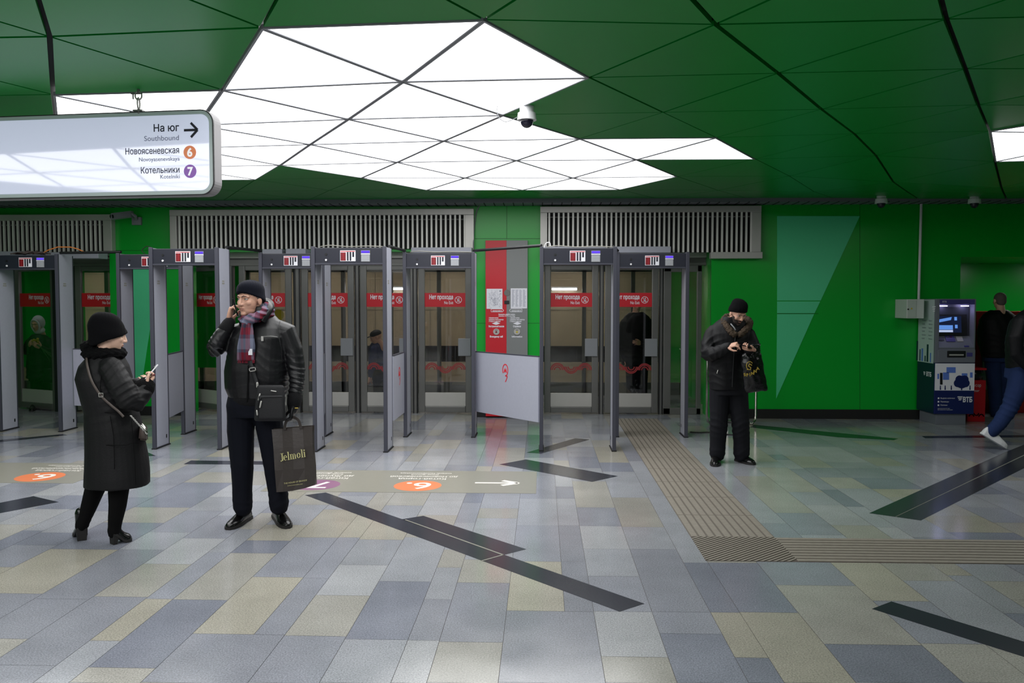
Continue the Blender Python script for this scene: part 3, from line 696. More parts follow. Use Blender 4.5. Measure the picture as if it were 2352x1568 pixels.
# ================================================================ WALK-THROUGH DETECTORS
def detector(pxl, pxr, pyb, label, H=2.26, name='metal_detector', top_py=None, x_l=None):
    P = atZ(pxr, pyb); Q = atZ(pxl, pyb)
    x0, x1 = (x_l if x_l is not None else Q.x), P.x; y = P.y; D = .34; T = .042
    if top_py: H = atY(pxr, top_py, y).z
    g = thing(name, label, 'metal detector', ((x0+x1)/2, y, 0), 'walk-through metal detectors before the doors')
    for x, sgn in ((x0, 1), (x1-T, -1)):
        b = newbm(); box(b, x+.006, x+T-.006, y+.03, y+D, .015, H, .002); leg = obj('side_panel', b, M['grey_panel'], g)
        b = newbm(); box(b, x, x+T, y, y+.032, 0, H+.006, .006); box(b, x+.003, x+T-.003, y+D, y+D+.02, .005, H, .004); box(b, x+.002, x+T-.002, y+.03, y+D, .004, .018); obj('edge_profile', b, M['profile'], leg)
        b = newbm(); box(b, x-.006, x+T+.006, y-.006, y+D+.024, 0, .012, .003); obj('foot_plate', b, M['rubber'], leg)
        b = newbm(); box(b, x+T-.0055, x+T-.004, y+D-.07, y+D-.045, .09, .13); box(b, x+.004, x+.0055, y+D-.07, y+D-.045, .09, .13); obj('socket', b, M['black'], leg)
        b = newbm(); box(b, x+T-.0055, x+T-.0045, y+.12, y+.19, 1.86, 1.875); box(b, x+T-.0055, x+T-.0045, y+.125, y+.185, 1.885, 1.9); obj('rating_label', b, M['sticker'], leg)
    hz0, hz1 = H-.185, H-.008
    b = newbm(); box(b, x0+T-.002, x1-T+.002, y+.012, y+D-.02, hz0, hz1, .008); hd = obj('header', b, M['dark_blue'], g)
    b = newbm(); box(b, x0+T, x1-T, y+.006, y+.014, hz0-.008, hz0+.008, .002); obj('lower_trim', b, M['profile'], hd)
    yf = y+.0125; W_ = x1-x0; cx = x0+W_*.49; zc = (hz0+hz1)/2-.004
    b = newbm(); box(b, cx-.085, cx+.085, yf-.004, yf, zc-.056, zc+.062, .002); dsp = obj('display_plate', b, M['paper'], hd)
    b = newbm(); box(b, cx-.08, cx-.022, yf-.0055, yf-.0035, zc-.05, zc+.04)
    obj('red_bars', b, M['red_off'], dsp)
    b = newbm()
    for a in (-.01, .02): box(b, cx+a, cx+a+.018, yf-.0055, yf-.0035, zc-.05, zc+.045)
    box(b, cx+.05, cx+.07, yf-.0055, yf-.0035, zc-.01, zc+.045); obj('level_columns', b, M['ink'], dsp)
    b = newbm(); box(b, cx-.08, cx+.08, yf-.0055, yf-.0035, zc+.048, zc+.055); box(b, cx-.05, cx-.047, yf-.006, yf-.0035, zc-.05, zc+.04)
    obj('red_line', b, M['red'], dsp)
    kx = x0+W_*.725
    b = newbm(); box(b, kx-.05, kx+.05, yf-.006, yf, zc-.062, zc+.062, .003); kp = obj('keypad', b, M['frame_grey'], hd)
    b = newbm(); box(b, kx-.046, kx+.046, yf-.0075, yf-.005, zc+.033, zc+.058); obj('violet_screen', b, M['lcd'], kp)
    b = newbm(); box(b, kx-.05, kx+.05, yf-.0075, yf-.005, zc+.018, zc+.027); obj('white_bar', b, M['paper'], kp)
    b = newbm()
    for r in range(4):
        for c in range(6): box(b, kx-.043+c*.0148, kx-.043+c*.0148+.01, yf-.0075, yf-.005, zc-.055+r*.017, zc-.055+r*.017+.011)
    obj('keys', b, M['paper2'], kp)
    lx = x0+W_*.2
    b = newbm(); cyl(b, (lx, yf-.003, zc+.02), (0, 1, 0), .013, .008, 16); obj('lock_barrel', b, M['black'], hd)
    b = newbm(); cyl(b, (lx, yf-.004, zc-.042), (0, 1, 0), .011, .01, 16); obj('lens', b, M['white'], hd)
    return dict(x0=x0, x1=x1, y=y, H=H, D=D, T=T, g=g)
M['red_off'] = mat('unlit_red_led', rgb(120, 24, 34), .4)
M['lcd'] = emit('violet_lcd', rgb(110, 80, 255), 1.0)
M['paper2'] = mat('pale_grey_keys', rgb(190, 192, 198), .5)
dA = detector(-8, 142, 992, 'metal detector arch with a cable bundle lying on its top, at the photo edge', x_l=atZ(142, 992).x-.83)
dB = detector(279, 424, 998, 'metal detector arch partly behind the woman, in front of the mint triangle', x_l=atZ(424, 998).x-.83)
dC = detector(347, 508, 1033, 'near-row metal detector arch between the woman and the man on the phone')
dD = detector(597, 748, 1003, 'far-row metal detector arch mostly hidden behind the man on the phone', x_l=atZ(752, 1003).x-.83)
dE = detector(705, 890, 1039, 'near-row metal detector arch just beside the brown shopping bag', x_l=atZ(890, 1039).x-.83)
dF = detector(926, 1091, 1005, 'far-row metal detector arch next to the red and grey column')
dG = detector(1239, 1415, 1037, 'near-row metal detector arch next to the red and grey column')
dH = detector(1414, 1580, 1005, 'far-row metal detector arch standing over the tactile strip')
# ---------------------------------------------------------------- barrier boards with the red loop mark
def barrier(a, c, z0, z1, label, logo=True, zl=None):
    """a, c = floor points the board spans"""
    a, c = Vector((a[0], a[1], 0)), Vector((c[0], c[1], 0)); d = (c-a).normalized(); n = Vector((d.y, -d.x, 0))
    if n.y > 0: n = -n
    a, c = a+d*.008, c-d*.008; Lg = (c-a).length; o = thing('barrier_board', label, 'barrier panel', (a+c)/2+Vector((0, 0, z0)), 'grey boards between the arches')
    b = newbm(); P = [a+n*.012, c+n*.012, c-n*.012, a-n*.012]; prism(b, [p+Vector((0, 0, z0)) for p in P], (0, 0, z1-z0)); obj('board', b, M['grey_panel'], o)
    b = newbm(); P = [a+n*.014, c+n*.014, c-n*.014, a-n*.014]; prism(b, [p+Vector((0, 0, z1)) for p in P], (0, 0, .012)); obj('top_edge', b, M['profile'], o)
    if logo:
        m = (a+c)/2+n*.0135; zc = zl or z0+.68*(z1-z0)
        if d.x < 0: d = -d
        def pt(u, v): return m+d*u+Vector((0, 0, zc+v))
        b = newbm(); R1 = .058; pts = []
        for k in range(25):
            ang = radians(215)-radians(305)*k/24; pts.append((R1*.86*cos(ang), R1*1.15*sin(ang)+.012))
        pts += [(.04, -.06), (.018, -.105), (0, -.128)]
        for (p, q) in zip(pts, pts[1:]):
            e = Vector((q[0]-p[0], q[1]-p[1])); L2 = e.length or 1; e /= L2; nn = Vector((-e.y, e.x))*.0062
            prism(b, [pt(p[0]+nn.x, p[1]+nn.y), pt(p[0]-nn.x, p[1]-nn.y), pt(q[0]-nn.x, q[1]-nn.y), pt(q[0]+nn.x, q[1]+nn.y)], n*.0012)
        prism(b, [pt(*q) for q in ((-.032, -.018), (-.012, .038), (0, .008), (.012, .038), (.032, -.018), (.015, -.018), (.01, .002), (0, -.018), (-.01, .002), (-.015, -.018))], n*.0012)
        obj('red_loop_mark', b, M['red_logo'], o)
    return o
def zpx(px, py, Y): return atY(px, py, Y).z
zb0, zb1 = zpx(1236, 970, 9.35), zpx(1236, 820, 9.35)
barrier((dF['x1'], dF['y']+.15), (dG['x0'], dG['y']+.12), zb0, zb1, 'wide grey barrier board in front of the red and grey column', zl=zpx(1165, 853, 9.75))
barrier((dE['x1'], dE['y']+.34), (dF['x0'], dF['y']+.04), zb0, zb1, 'narrow grey barrier board between the arch by the shopping bag and the next arch')
barrier((dD['x1']-.02, dD['y']+.02), (dE['x0']+.02, dE['y']+.34), zb0, zb1, 'narrow grey barrier board seen through the arch beside the shopping bag')
barrier((dB['x1']-.02, dB['y']+.02), (dC['x0']+.02, dC['y']+.34), zb0, zb1, 'narrow grey barrier board seen through the arch behind the phone in the woman\'s hand')
barrier((dC['x1'], dC['y']+.34), (dD['x0'], dD['y']+.04), zb0, zb1, 'grey barrier board hidden behind the man on the phone')
barrier((dA['x1'], dA['y']+.3), (dB['x0'], dB['y']+.3), zb0, zb1, 'grey barrier board behind the back of the woman in the long coat', logo=False)
# ---------------------------------------------------------------- dark tie bars joining the arch tops
def tie(p, q, label):
    b = newbm(); tube(b, [p, q], .017, 8, caps=False); o = obj('tie_bar', b, M['black'], None, (Vector(p)+Vector(q))/2); tag(o, label, 'tie bar', 'dark bars tying the arches together')
def top(d, s, dy=.1): return Vector((d['x0']+.02 if s < 0 else d['x1']-.02, d['y']+dy, d['H']+.025))
tie(top(dF, 1), top(dG, -1), 'long dark bar crossing the top of the red and grey column')
tie(top(dE, 1, .3), top(dF, -1, .05), 'dark bar joining the arch by the shopping bag to the next one')
tie(top(dC, 1, .3), top(dD, -1, .05), 'dark bar above the hat of the man on the phone')
tie(top(dA, 1), top(dB, -1), 'dark bar crossing from the cable bundle arch to the arch behind the woman')
tie(top(dG, 1, .3), top(dH, -1, .05), 'short dark bar at the arch over the tactile strip')
# cable bundle, orange cord and loops on the arches
random.seed(4)
b = newbm(); zt_ = dA['H']; yA = dA['y']
for k in range(11):
    pts = []; x = dA['x0']+.16+random.random()*.1; y = yA+.08+random.random()*.14
    for s in range(9):
        pts.append((x+s*.05+random.uniform(-.02, .02), y+random.uniform(-.03, .03), zt_+.012+random.uniform(0, .05)*(1-abs(s-4)/5)))
    tube(b, pts, .009, 6)
tag(obj('cable_bundle', b, mat('tangled_cable', rgb(66, 56, 54), .6), None, (dA['x0']+.4, yA+.1, zt_), smooth=True), 'tangled brown cable bundle lying on top of the first arch', 'cable')
b = newbm(); X = dA['x1']; pts = [(X-.25, yA+.1, zt_+.02), (X-.18, yA+.1, zt_+.06), (X-.05, yA+.1, zt_+.1), (X+.1, yA+.12, zt_+.1), (X+.2, yA+.12, zt_+.075), (X+.26, yA+.13, zt_+.045), (X+.3, yA+.14, zt_+.035)]
tube(b, pts, .007, 8); tag(obj('orange_cord', b, M['orange_cord'], None, (X, yA+.1, zt_), smooth=True), 'thin orange cord arching from the cable bundle', 'cable')
def wire(name, pts, r, m, label, cat='cable', grp=None):
    b = newbm(); P = [Vector(p) for p in pts]; out = []
    for i in range(len(P)-1):     # Catmull-Rom smoothing
        p0, p1, p2, p3 = P[max(i-1, 0)], P[i], P[i+1], P[min(i+2, len(P)-1)]
        for s in range(6):
            t = s/6; out.append(.5*((2*p1)+(p2-p0)*t+(2*p0-5*p1+4*p2-p3)*t*t+(3*p1-p0-3*p2+p3)*t**3))
    out.append(P[-1]); tube(b, out, r, 8); o = obj(name, b, m, None, P[0], smooth=True); tag(o, label, cat, grp); return o
zB = dB['H']; wire('cord_loop', [(dB['x0']+.3, yA, zB+.005), (dB['x0']+.26, yA, zB+.05), (dB['x0']+.33, yA, zB+.1), (dB['x0']+.41, yA, zB+.06), (dB['x0']+.37, yA, zB+.005)], .005, M['cord'], 'thin dark loop of cord on the arch behind the woman')
zG = dG['H']; wire('cord_loop', [(dG['x0']+.05, dG['y']+.1, zG+.005), (dG['x0']+.07, dG['y']+.1, zG+.05), (dG['x0']+.11, dG['y']+.1, zG+.055), (dG['x0']+.12, dG['y']+.1, zG+.005)], .005, M['white'], 'small pale loop of cord on the arch next to the red column')
for d, lab in ((dE, 'pale thin cord lying on the arch beside the shopping bag'), (dF, 'pale thin cord lying on the arch next to the column'), (dG, 'pale thin cord lying along the near arch next to the column')):
    z = d['H']+.008; wire('pale_cord', [(d['x0']+.08, d['y']+.1, z), (d['x0']+.2, d['y']+.06, z+.012), (d['x0']+.4, d['y']+.1, z), (d['x0']+.6, d['y']+.07, z+.004), (d['x1']-.04, d['y']+.12, z)], .005, M['sticker'], lab, 'cable', 'pale cords on the arches')
wire('wall_cable', [atY(1110, 464, YW-.02), atY(1097, 480, YW-.02), atY(1091, 510, YW-.02), atY(1088, 545, YW-.1), atY(1087, 574, YW-.13), atY(1088, 590, YW-.13)], .008, M['frame_grey'], 'thin grey cable hanging from the ceiling edge at the end of the long grille')
p = [atZ(1586, 992, .006), atZ(1605, 993, .006), atZ(1630, 992.5, .006), atZ(1660, 996, .006), atZ(1690, 998, .006), atZ(1720, 990, .006)]
wire('trailing_cable', p, .008, M['cord'], 'dark cord lying on the floor behind the man with the plastic bag')
# ================================================================ HELP POINT (red and grey column)
Yc = YW-.07; a = atY(1115, 552, Yc); c = atY(1212, 552, Yc); mid = atY(1163.3, 552, Yc).x
col = thing('help_point', 'tall red and grey help point on the green pier with two posters', 'help point', ((a.x+c.x)/2, YW, 0))
b = newbm(); box(b, a.x, mid, Yc, YW-.002, .02, a.z, .004); obj('red_half', b, M['red'], col)
b = newbm(); box(b, mid, c.x, Yc, YW-.002, .02, a.z, .004); obj('grey_half', b, M['info_grey'], col)
Yp = Yc-.003
def poster(px0, px1, py0, py1, kind):
    A, B = atY(px0, py0, Yp), atY(px1, py1, Yp); b = newbm(); box(b, A.x, B.x, Yp, Yc+.002, B.z, A.z); o = obj('poster', b, M['paper'], col); b = newbm(); random.seed(kind)
    W_, H_ = B.x-A.x, A.z-B.z
    if kind == 1:
        for k in range(70):
            x, z = A.x+W_*random.uniform(.1, .85), B.z+H_*random.uniform(.12, .8); l = W_*random.uniform(.08, .3); an = random.choice((0, .8, -.8, 1.57)); d = Vector((cos(an), 0, sin(an))); n = Vector((-sin(an), 0, cos(an)))*.0011
            e = Vector((x, Yp-.001, z)); q = e+d*l
            q.x = min(max(q.x, A.x+.01), B.x-.01); q.z = min(max(q.z, B.z+.01), A.z-.01); prism(b, [e+n, e-n, q-n, q+n], (0, .0008, 0))
        box(b, B.x-.045, B.x-.02, Yp-.001, Yp, A.z-.04, A.z-.025)
    else:
        for r in range(26):
            for k in range(4):
                z = A.z-.02-r*(H_-.04)/26; x = A.x+.015+k*(W_-.02)/4; box(b, x, x+(W_-.03)/4*random.uniform(.5, .85), Yp-.0008, Yp, z-.0035, z)
    obj('print', b, M['grey_ink'], o)
poster(1117.5, 1154, 663, 709, 1); poster(1173, 1210.5, 662, 708, 2)
A = atY(1164, 694, Yp); b = newbm(); box(b, A.x-.035, A.x+.035, Yp-.006, Yc, A.z-.025, A.z+.025, .004); obj('camera_window', b, M['black'], col)
A = atY(1165, 672, Yp); b = newbm(); cyl(b, A, (0, 1, 0), .045, .004, 24); obj('round_grille', b, M['steel_dk'], col)
tp = lambda x, y: atY(x, y, Yp)
def line(s, x, y, wpx, h, al='LEFT', bold=.001): text('lettering', s, tp(x, y), h, M['paper'], col, align=al, bold=bold, width=wpx/160.6)
def arrowbox(x0, x1, y0, y1, sgn):
    b = newbm(); A, B = tp(x0, y0), tp(x1, y1); zc = (A.z+B.z)/2; h = (A.z-B.z)/2; t = .006; e = h*.9
    pts = [(A.x, A.z), (B.x-e, A.z), (B.x, zc), (B.x-e, B.z), (A.x, B.z)] if sgn > 0 else [(A.x, zc), (A.x+e, A.z), (B.x, A.z), (B.x, B.z), (A.x+e, B.z)]
    for p, q in zip(pts, pts[1:]+pts[:1]):
        p, q = Vector(p), Vector(q); d = (q-p).normalized(); n = Vector((-d.y, d.x))*t/2; prism(b, [(v.x, Yp, v.y) for v in (p+n, p-n, q-n, q+n)], (0, .002, 0))
    obj('arrow_outline', b, M['paper'], col)
arrowbox(1128, 1157, 709.5, 716, 1); arrowbox(1170, 1199, 709.5, 716, -1)
line('микрофон', 1131, 714.6, 22, .022); line('микрофон', 1175, 714.6, 22, .022)
line('Внимание, ведётся запись', 1145, 723, 38, .024); line('Attention, CCTV recording', 1145, 726.5, 38, .02)
for x in (1122.5, 1171):
    line('1 Нажмите кнопку', x, 731, 22, .024); line('2 Дождитесь ответа оператора', x, 735, 34, .024); line('3 Говорите в микрофон', x, 739, 27, .024)
    b = newbm(); A = tp(x+17, 742.5); prism(b, [(A.x-.06, Yp, A.z), (A.x, Yp, A.z-.022), (A.x+.06, Yp, A.z), (A.x, Yp, A.z+.022)], (0, .002, 0)); obj('diamond_mark', b, M['paper'], col)
line('Экстренный вызов', 1140, 751, 36, .034, 'CENTER', .0015); line('Emergency call', 1140, 774.5, 30, .036, 'CENTER', .0015)
line('Справки', 1187.5, 751, 18, .034, 'CENTER', .0015); line('Information', 1187.5, 774.5, 24, .034, 'CENTER', .0012)
for x, m in ((1140, M['red_off']), (1187.5, M['yellow'])):
    A = tp(x, 761.5); b = newbm(); cyl(b, A, (0, 1, 0), .045, .022, 28); bt = obj('call_button', b, M['steel'], col)
    b = newbm(); cyl(b, A-Vector((0, .012, .004)), (0, 1, 0), .014, .006, 16); obj('button_core', b, m, bt)
    b = newbm(); box(b, A.x-.02, A.x+.02, A.y-.013, A.y-.01, A.z+.02, A.z+.027); obj('indicator', b, M['ink'], bt)
# ================================================================ HANGING SIGN
def backlit(n, c, e=.22):
    m = mat(n, c, .25, emis=c, est=e); return m
M['sign_orange'] = backlit('backlit_orange', rgb(232, 128, 70)); M['sign_purple'] = backlit('backlit_purple', rgb(135, 76, 176)); M['sign_white'] = backlit('backlit_white', rgb(240, 240, 245), .45)
YS = 5.25; s0 = atY(478, 255, YS); rotS = radians(6.2)
zt_s, zb_s = atY(470, 250, YS).z, atY(470, 447, YS).z; Hs = zt_s-zb_s; Ls = 2.6; Ds = .1
xr = atY(490.5, 350, YS).x
sg = thing('hanging_sign', 'white hanging direction sign with Southbound, 6 and 7 discs', 'sign', (xr, YS, zb_s))
def rrect(x0, x1, z0, z1, r, y, n=8):
    P = []
    for cx, cz, a0 in ((x1-r, z1-r, 0), (x0+r, z1-r, pi/2), (x0+r, z0+r, pi), (x1-r, z0+r, 1.5*pi)):
        for k in range(n+1): a = a0+pi/2*k/n; P.append(Vector((cx+r*cos(a), y, cz+r*sin(a))))
    return P
kids = []
b = newbm(); R_ = .085; prism(b, rrect(-Ls, 0, 0, Hs, R_, .004), (0, Ds, 0)); kids.append(('housing', b, mat('brushed_sign_frame', rgb(140, 138, 140), .5, .2)))
b = newbm(); e = .004
o1, i1 = rrect(-Ls, 0, 0, Hs, R_, 0), rrect(-Ls+.006, -.006, .006, Hs-.006, R_-.006, 0)
for k in range(len(o1)):
    n1 = (k+1) % len(o1); prism(b, [o1[k], o1[n1], i1[n1], i1[k]], (0, .012, 0))
kids.append(('front_edge', b, M['black']))
b = newbm(); prism(b, rrect(-Ls+.006, -.006, .006, Hs-.006, R_-.006, .002), (0, .006, 0)); kids.append(('pale_border', b, mat('pale_border', rgb(186, 200, 200), .2)))
b = newbm(); prism(b, rrect(-Ls+.03, -.03, .03, Hs-.03, R_-.03, 0), (0, .004, 0))
sign_face = mat('sign_face', rgb(222, 224, 240), .04, 0, .9, coat=.6, emis=rgb(214, 220, 250), est=.42)
kids.append(('face', b, sign_face))
for n_, b, m in kids: obj(n_, b, m, None).parent = sg
def pxs(px): return (px-490.5)/F*(YS+.05)*1.006
def pzs(py): return Hs*(447.5-py)/(447.5-251)
def stext(s, py, wpx, h, m, bold=0):
    o = text('lettering', s, (pxs(408), -.0015, pzs(py)), h, m, None, align='RIGHT', bold=bold, width=wpx/F*(YS+.04)); o.parent = sg
stext('На юг', 299, 63, .064, M['ink'], .001); stext('Southbound', 320, 86, .046, M['grey_ink'])
stext('Новоясеневская', 350, 134, .056, M['ink'], .0003); stext('Novoyasenevskaya', 367, 101, .036, M['grey_ink'])
stext('Котельники', 395, 96, .056, M['ink'], .0003); stext('Kotelniki', 408, 48, .036, M['grey_ink'])
for py, nmr, m in ((349, '6', M['sign_orange']), (392.5, '7', M['sign_purple'])):
    b = newbm(); cyl(b, (pxs(433), -.001, pzs(py)), (0, 1, 0), .042, .003, 36); o = obj('line_disc', b, m); o.parent = sg
    t_ = text('numeral', nmr, (0, -.003, -.025), .072, M['sign_white'], None, align='CENTER', bold=.0025); t_.parent = o; t_.location = (pxs(433), 0, pzs(py)); 
b = newbm(); za = pzs(298); xa_, xb_ = pxs(420), pxs(453); t = .0075
prism(b, [(xa_, -.003, za-t), (xb_-.01, -.003, za-t), (xb_-.01, -.003, za+t), (xa_, -.003, za+t)], (0, .002, 0))
for s in (1, -1):
    A = Vector((xb_, za)); d = Vector((-.045, s*.045)); n = Vector((-d.y, d.x)).normalized()*t; prism(b, [(q.x, -.0034, q.y) for q in (A+n, A-n, A+d-n, A+d+n)], (0, .002, 0))
o = obj('arrow', b, M['ink']); o.parent = sg
sg.rotation_euler.z = -rotS
# shackles and chain
hx = atY(317, 250, YS+.05)
for k, (X, lab) in enumerate(((hx.x, 'shackle chain holding the hanging sign near its arrow end'), (hx.x-1.7, 'shackle chain holding the far end of the hanging sign'))):
    ch = thing('sign_chain', lab, 'chain', (X, YS+.08, zt_s), 'sign chains')
    y = YS+.06+(hx.x-X)*.1; z0 = zt_s; L_ = atY(317, 208, y).z-z0
    def u_loop(nm, zc, h, wd, flip, ax):
        b = newbm(); pts = []
        for i in range(13):
            a = 2*pi*i/12; u, v = wd*cos(a), h*sin(a); pts.append(Vector((X+(u if ax else 0), y+(0 if ax else u), zc+v)))
        tube(b, pts, .0055, 8); obj(nm, b, M['steel'], ch, smooth=True)
    u_loop('shackle', z0+L_*.76, L_*.2, .022, 0, 1); u_loop('link', z0+L_*.38, L_*.28, .016, 0, 0)
    b = newbm(); tube(b, [(X-.035, y, z0+L_*.88), (X-.035, y, z0+L_*.62)], .005, 8); tube(b, [(X-.045, y, z0+L_*.86), (X+.02, y, z0+L_*.86)], .006, 8); obj('pin', b, M['steel_dk'], ch, smooth=True)
    b = newbm(); tube(b, [(X, y, z0-.005), (X, y, z0+L_*.15)], .009, 8); box(b, X-.03, X+.03, y-.02, y+.02, z0, z0+.01); tube(b, [(X, y, z0+L_*.92), (X, y, 3.14)], .009, 8); obj('eye_bolt', b, M['steel_dk'], ch)
# ================================================================ CAMERAS
def dome(px, py, Y, rpx, label, grp, zc=3.12):
    c = atY(px, py, Y); r = rpx/F*Y
    g = thing('dome_camera', label, 'security camera', (c.x, Y, zc), grp)
    b = newbm(); cyl(b, (c.x, Y, c.z+r*.75), (0, 0, 1), r*1.3, r*.95, 32, r*1.2); bev = None; cyl(b, (c.x, Y, (c.z+r*1.1+zc)/2), (0, 0, 1), r*.95, max(.02, zc-c.z-r*1.1), 24); obj('base', b, M['white'], g, smooth=False)
    b = newbm(); ellip(b, (c.x, Y, c.z+r*.2), (r*.88, r*.88, r*.95)); obj('dome', b, mat('smoked_dome', rgb(30, 28, 44), .08), g, smooth=True)
    b = newbm(); cyl(b, (c.x, Y-.0, c.z+r*.35), (0, 0, 1), r*.97, r*.12, 32); obj('ring', b, M['frame_grey'], g)
    return c, r
c, r = dome(1210, 281, 6.15, 17, 'white dome camera at the edge of the glowing ceiling field', 'dome cameras', 3.075)
wire('camera_cable', [c+Vector((0, -.02, .08)), c+Vector((-.07, -.03, .03)), c+Vector((-.15, -.03, .0)), c+Vector((-.2, -.03, .03)), c+Vector((-.215, -.03, .09)), c+Vector((-.2, -.03, .16))], .003, M['frame_grey'], 'thin cable looping beside the dome camera under the glowing ceiling')
dome(2024, 470, 11.3, 10.5, 'dome camera on the ceiling edge between the mint panel and the white conduit', 'dome cameras')
dome(2238, 470, 11.3, 10.5, 'dome camera on the ceiling edge above the ticket niche', 'dome cameras')
cc = atY(287, 495, 11.75); g = thing('bullet_camera', 'boxy grey bullet camera on the green pier under the sign', 'security camera', atY(320, 508, YW))
b = newbm(); A, B = atY(258, 497, 11.55), atY(303, 491, 11.85); d = B-A; pr = []
for t in (0, 1):
    q = A.lerp(B, t); pr.append([q+Vector(v) for v in ((0, -.04, -.045), (0, .05, -.045), (0, .05, .04), (0, -.04, .04))])
loft(b, pr); obj('housing', b, M['frame_grey'], g)
b = newbm(); q = A-d.normalized()*.01; cyl(b, q, d, .03, .02, 20); obj('lens', b, M['black'], g)
b = newbm(); tube(b, [B, atY(311, 496, 11.85), atY(313, 505, 11.97)], .022, 10); box(b, atY(306, 505, YW).x, atY(327, 505, YW).x, YW-.05, YW-.002, atY(320, 517, YW).z, atY(320, 499, YW).z, .006); obj('wall_bracket', b, M['frame_grey'], g)
# ================================================================ CASH MACHINE
f = atZ(2190, 975); yF = f.y; ax0, ax1 = atZ(2151, 976).x+.0, atZ(2236, 976).x; yB = YW-.04; zA = atY(2190, 686, yF).z
K = F/yF*1.0
atm = thing('cash_machine', 'blue and grey bank cash machine with ВТБ lettering against the green wall', 'cash machine', ((ax0+ax1)/2, yF, 0))
M['atm_grey'] = mat('atm_grey', rgb(112, 116, 126), .4); M['atm_dark'] = mat('atm_dark_grey', rgb(52, 56, 64), .4); M['atm_navy'] = mat('atm_navy', rgb(24, 34, 92), .35); M['atm_side'] = mat('atm_pale_side', rgb(190, 205, 204), .4)
M['atm_teal'] = mat('atm_dark_teal', rgb(12, 36, 58), .4); M['atm_sky'] = mat('atm_blue_print', rgb(94, 126, 210), .4); M['atm_trim'] = mat('atm_violet_trim', rgb(70, 66, 130), .35)
zF = lambda py: atY(2190, py, yF).z
xF = lambda px: atY(px, 800, yF).x
sd = .03
b = newbm(); box(b, ax0+.01, ax1-.09, yF+.0, yB, 0, zF(948), .006); obj('plinth', b, M['atm_grey'], atm)
zs = zF(837)
b = newbm(); box(b, ax0-sd, ax1, yF-.03, yB, zF(950), zF(833), .01); bd = obj('lower_body', b, M['atm_navy'], atm)
b = newbm(); box(b, ax0-sd, ax1, yF+.12, yB, zF(833), zA, .01); obj('upper_body', b, M['atm_grey'], atm)
b = newbm(); box(b, ax0-sd, ax0+.02, yF-.02, yF+.12, zF(833), zA, .006); box(b, ax1-.02, ax1, yF-.02, yF+.12, zF(833), zA, .006); box(b, ax0+.02, ax1-.02, yF-.02, yF+.12, zF(697), zA, .006); box(b, ax0+.02, ax1-.02, yF-.02, yF+.12, zF(833), zF(800), .006)
sur = obj('fascia', b, M['atm_grey'], atm)
b = newbm(); box(b, ax0+.02, ax1-.02, yF-.024, yF-.018, zF(699), zF(688), .003); obj('violet_header', b, M['atm_trim'], sur)
text('lettering', 'ВТБ', (ax0+.05, yF-.026, zF(694.5)), .03, M['paper'], sur)
b = newbm(); box(b, ax0+.03, ax1-.03, yF+.1, yF+.122, zF(790), zF(705)); obj('recess_back', b, M['atm_dark'], atm)
sx0, sx1 = ax0+.055, ax1-.13
b = newbm(); prism(b, [(ax0+.03, yF+.07, zF(770)), (ax1-.06, yF+.07, zF(770)), (ax1-.06, yF+.1, zF(722)), (ax0+.03, yF+.1, zF(722))], (0, .02, 0)); obj('screen_bezel', b, M['black'], atm)
def sp(px, py, d=0): t = (zF(py)-zF(770))/(zF(722)-zF(770)); return Vector((xF(px), yF+.07+.03*t-.002-d, zF(py)))
def spoly(nm, pts, m, d=0): b = newbm(); prism(b, [sp(x, y, d) for x, y in pts], (0, .001, 0)); obj(nm, b, m, atm)
scr1 = emit('screen_navy', rgb(30, 40, 70), .6); scr2 = emit('screen_blue', rgb(100, 150, 230), .9); scr3 = emit('screen_pale', rgb(190, 205, 240), .9)
spoly('screen', [(2158, 764), (2214, 764), (2214, 726), (2158, 726)], scr1)
spoly('screen_card', [(2160, 741), (2190, 735), (2192, 728), (2161, 734)], scr2, .001); spoly('screen_button', [(2160, 757), (2194, 757), (2194, 747), (2160, 747)], scr2, .001); spoly('screen_line', [(2160, 763), (2194, 763), (2194, 758), (2160, 758)], scr3, .001)
for x, y in ((2201, 732), (2202, 750)): spoly('screen_icon', [(x-3, y+4), (x+3, y+4), (x+3, y-4), (x-3, y-4)], scr2, .001)
for x in (2168, 2217):
    c = Vector((xF(x), yF+.06, zF(701))); b = newbm(); box(b, c.x-.035, c.x+.035, yF-.0, yF+.08, c.z-.012, c.z-.004, .003); obj('task_light', b, emit('atm_led', rgb(205, 195, 255), 14), atm)
b = newbm(); prism(b, [(ax0+.02, yF-.02, zF(798)), (ax1-.02, yF-.02, zF(798)), (ax1-.02, yF+.1, zF(772)), (ax0+.02, yF+.1, zF(772))], (0, 0, -.01)); ksh = obj('keyboard_shelf', b, M['atm_grey'], atm)
def shelf(px, py, w_, h_, m, nm):
    t = (zF(py)-zF(798))/(zF(772)-zF(798)); y = yF-.02+.12*t; b = newbm(); dy, dz = .12, zF(772)-zF(798); L_ = sqrt(dy*dy+dz*dz); dy, dz = dy/L_*h_/2, dz/L_*h_/2; z = zF(py)+.004; x = xF(px)
    prism(b, [(x-w_/2, y-dy, z-dz), (x+w_/2, y-dy, z-dz), (x+w_/2, y+dy, z+dz), (x-w_/2, y+dy, z+dz)], (0, -.004, .006)); obj(nm, b, m, ksh)
shelf(2166, 780, .07, .05, M['atm_dark'], 'card_slot'); shelf(2187, 779, .12, .1, M['atm_trim'], 'sticker'); shelf(2183, 776, .03, .03, M['paper'], 'sticker_print'); shelf(2190, 776, .03, .03, M['red'], 'sticker_print'); shelf(2209, 780, .08, .08, M['steel'], 'key_pad'); shelf(2219, 796, .06, .02, M['atm_trim'], 'label')
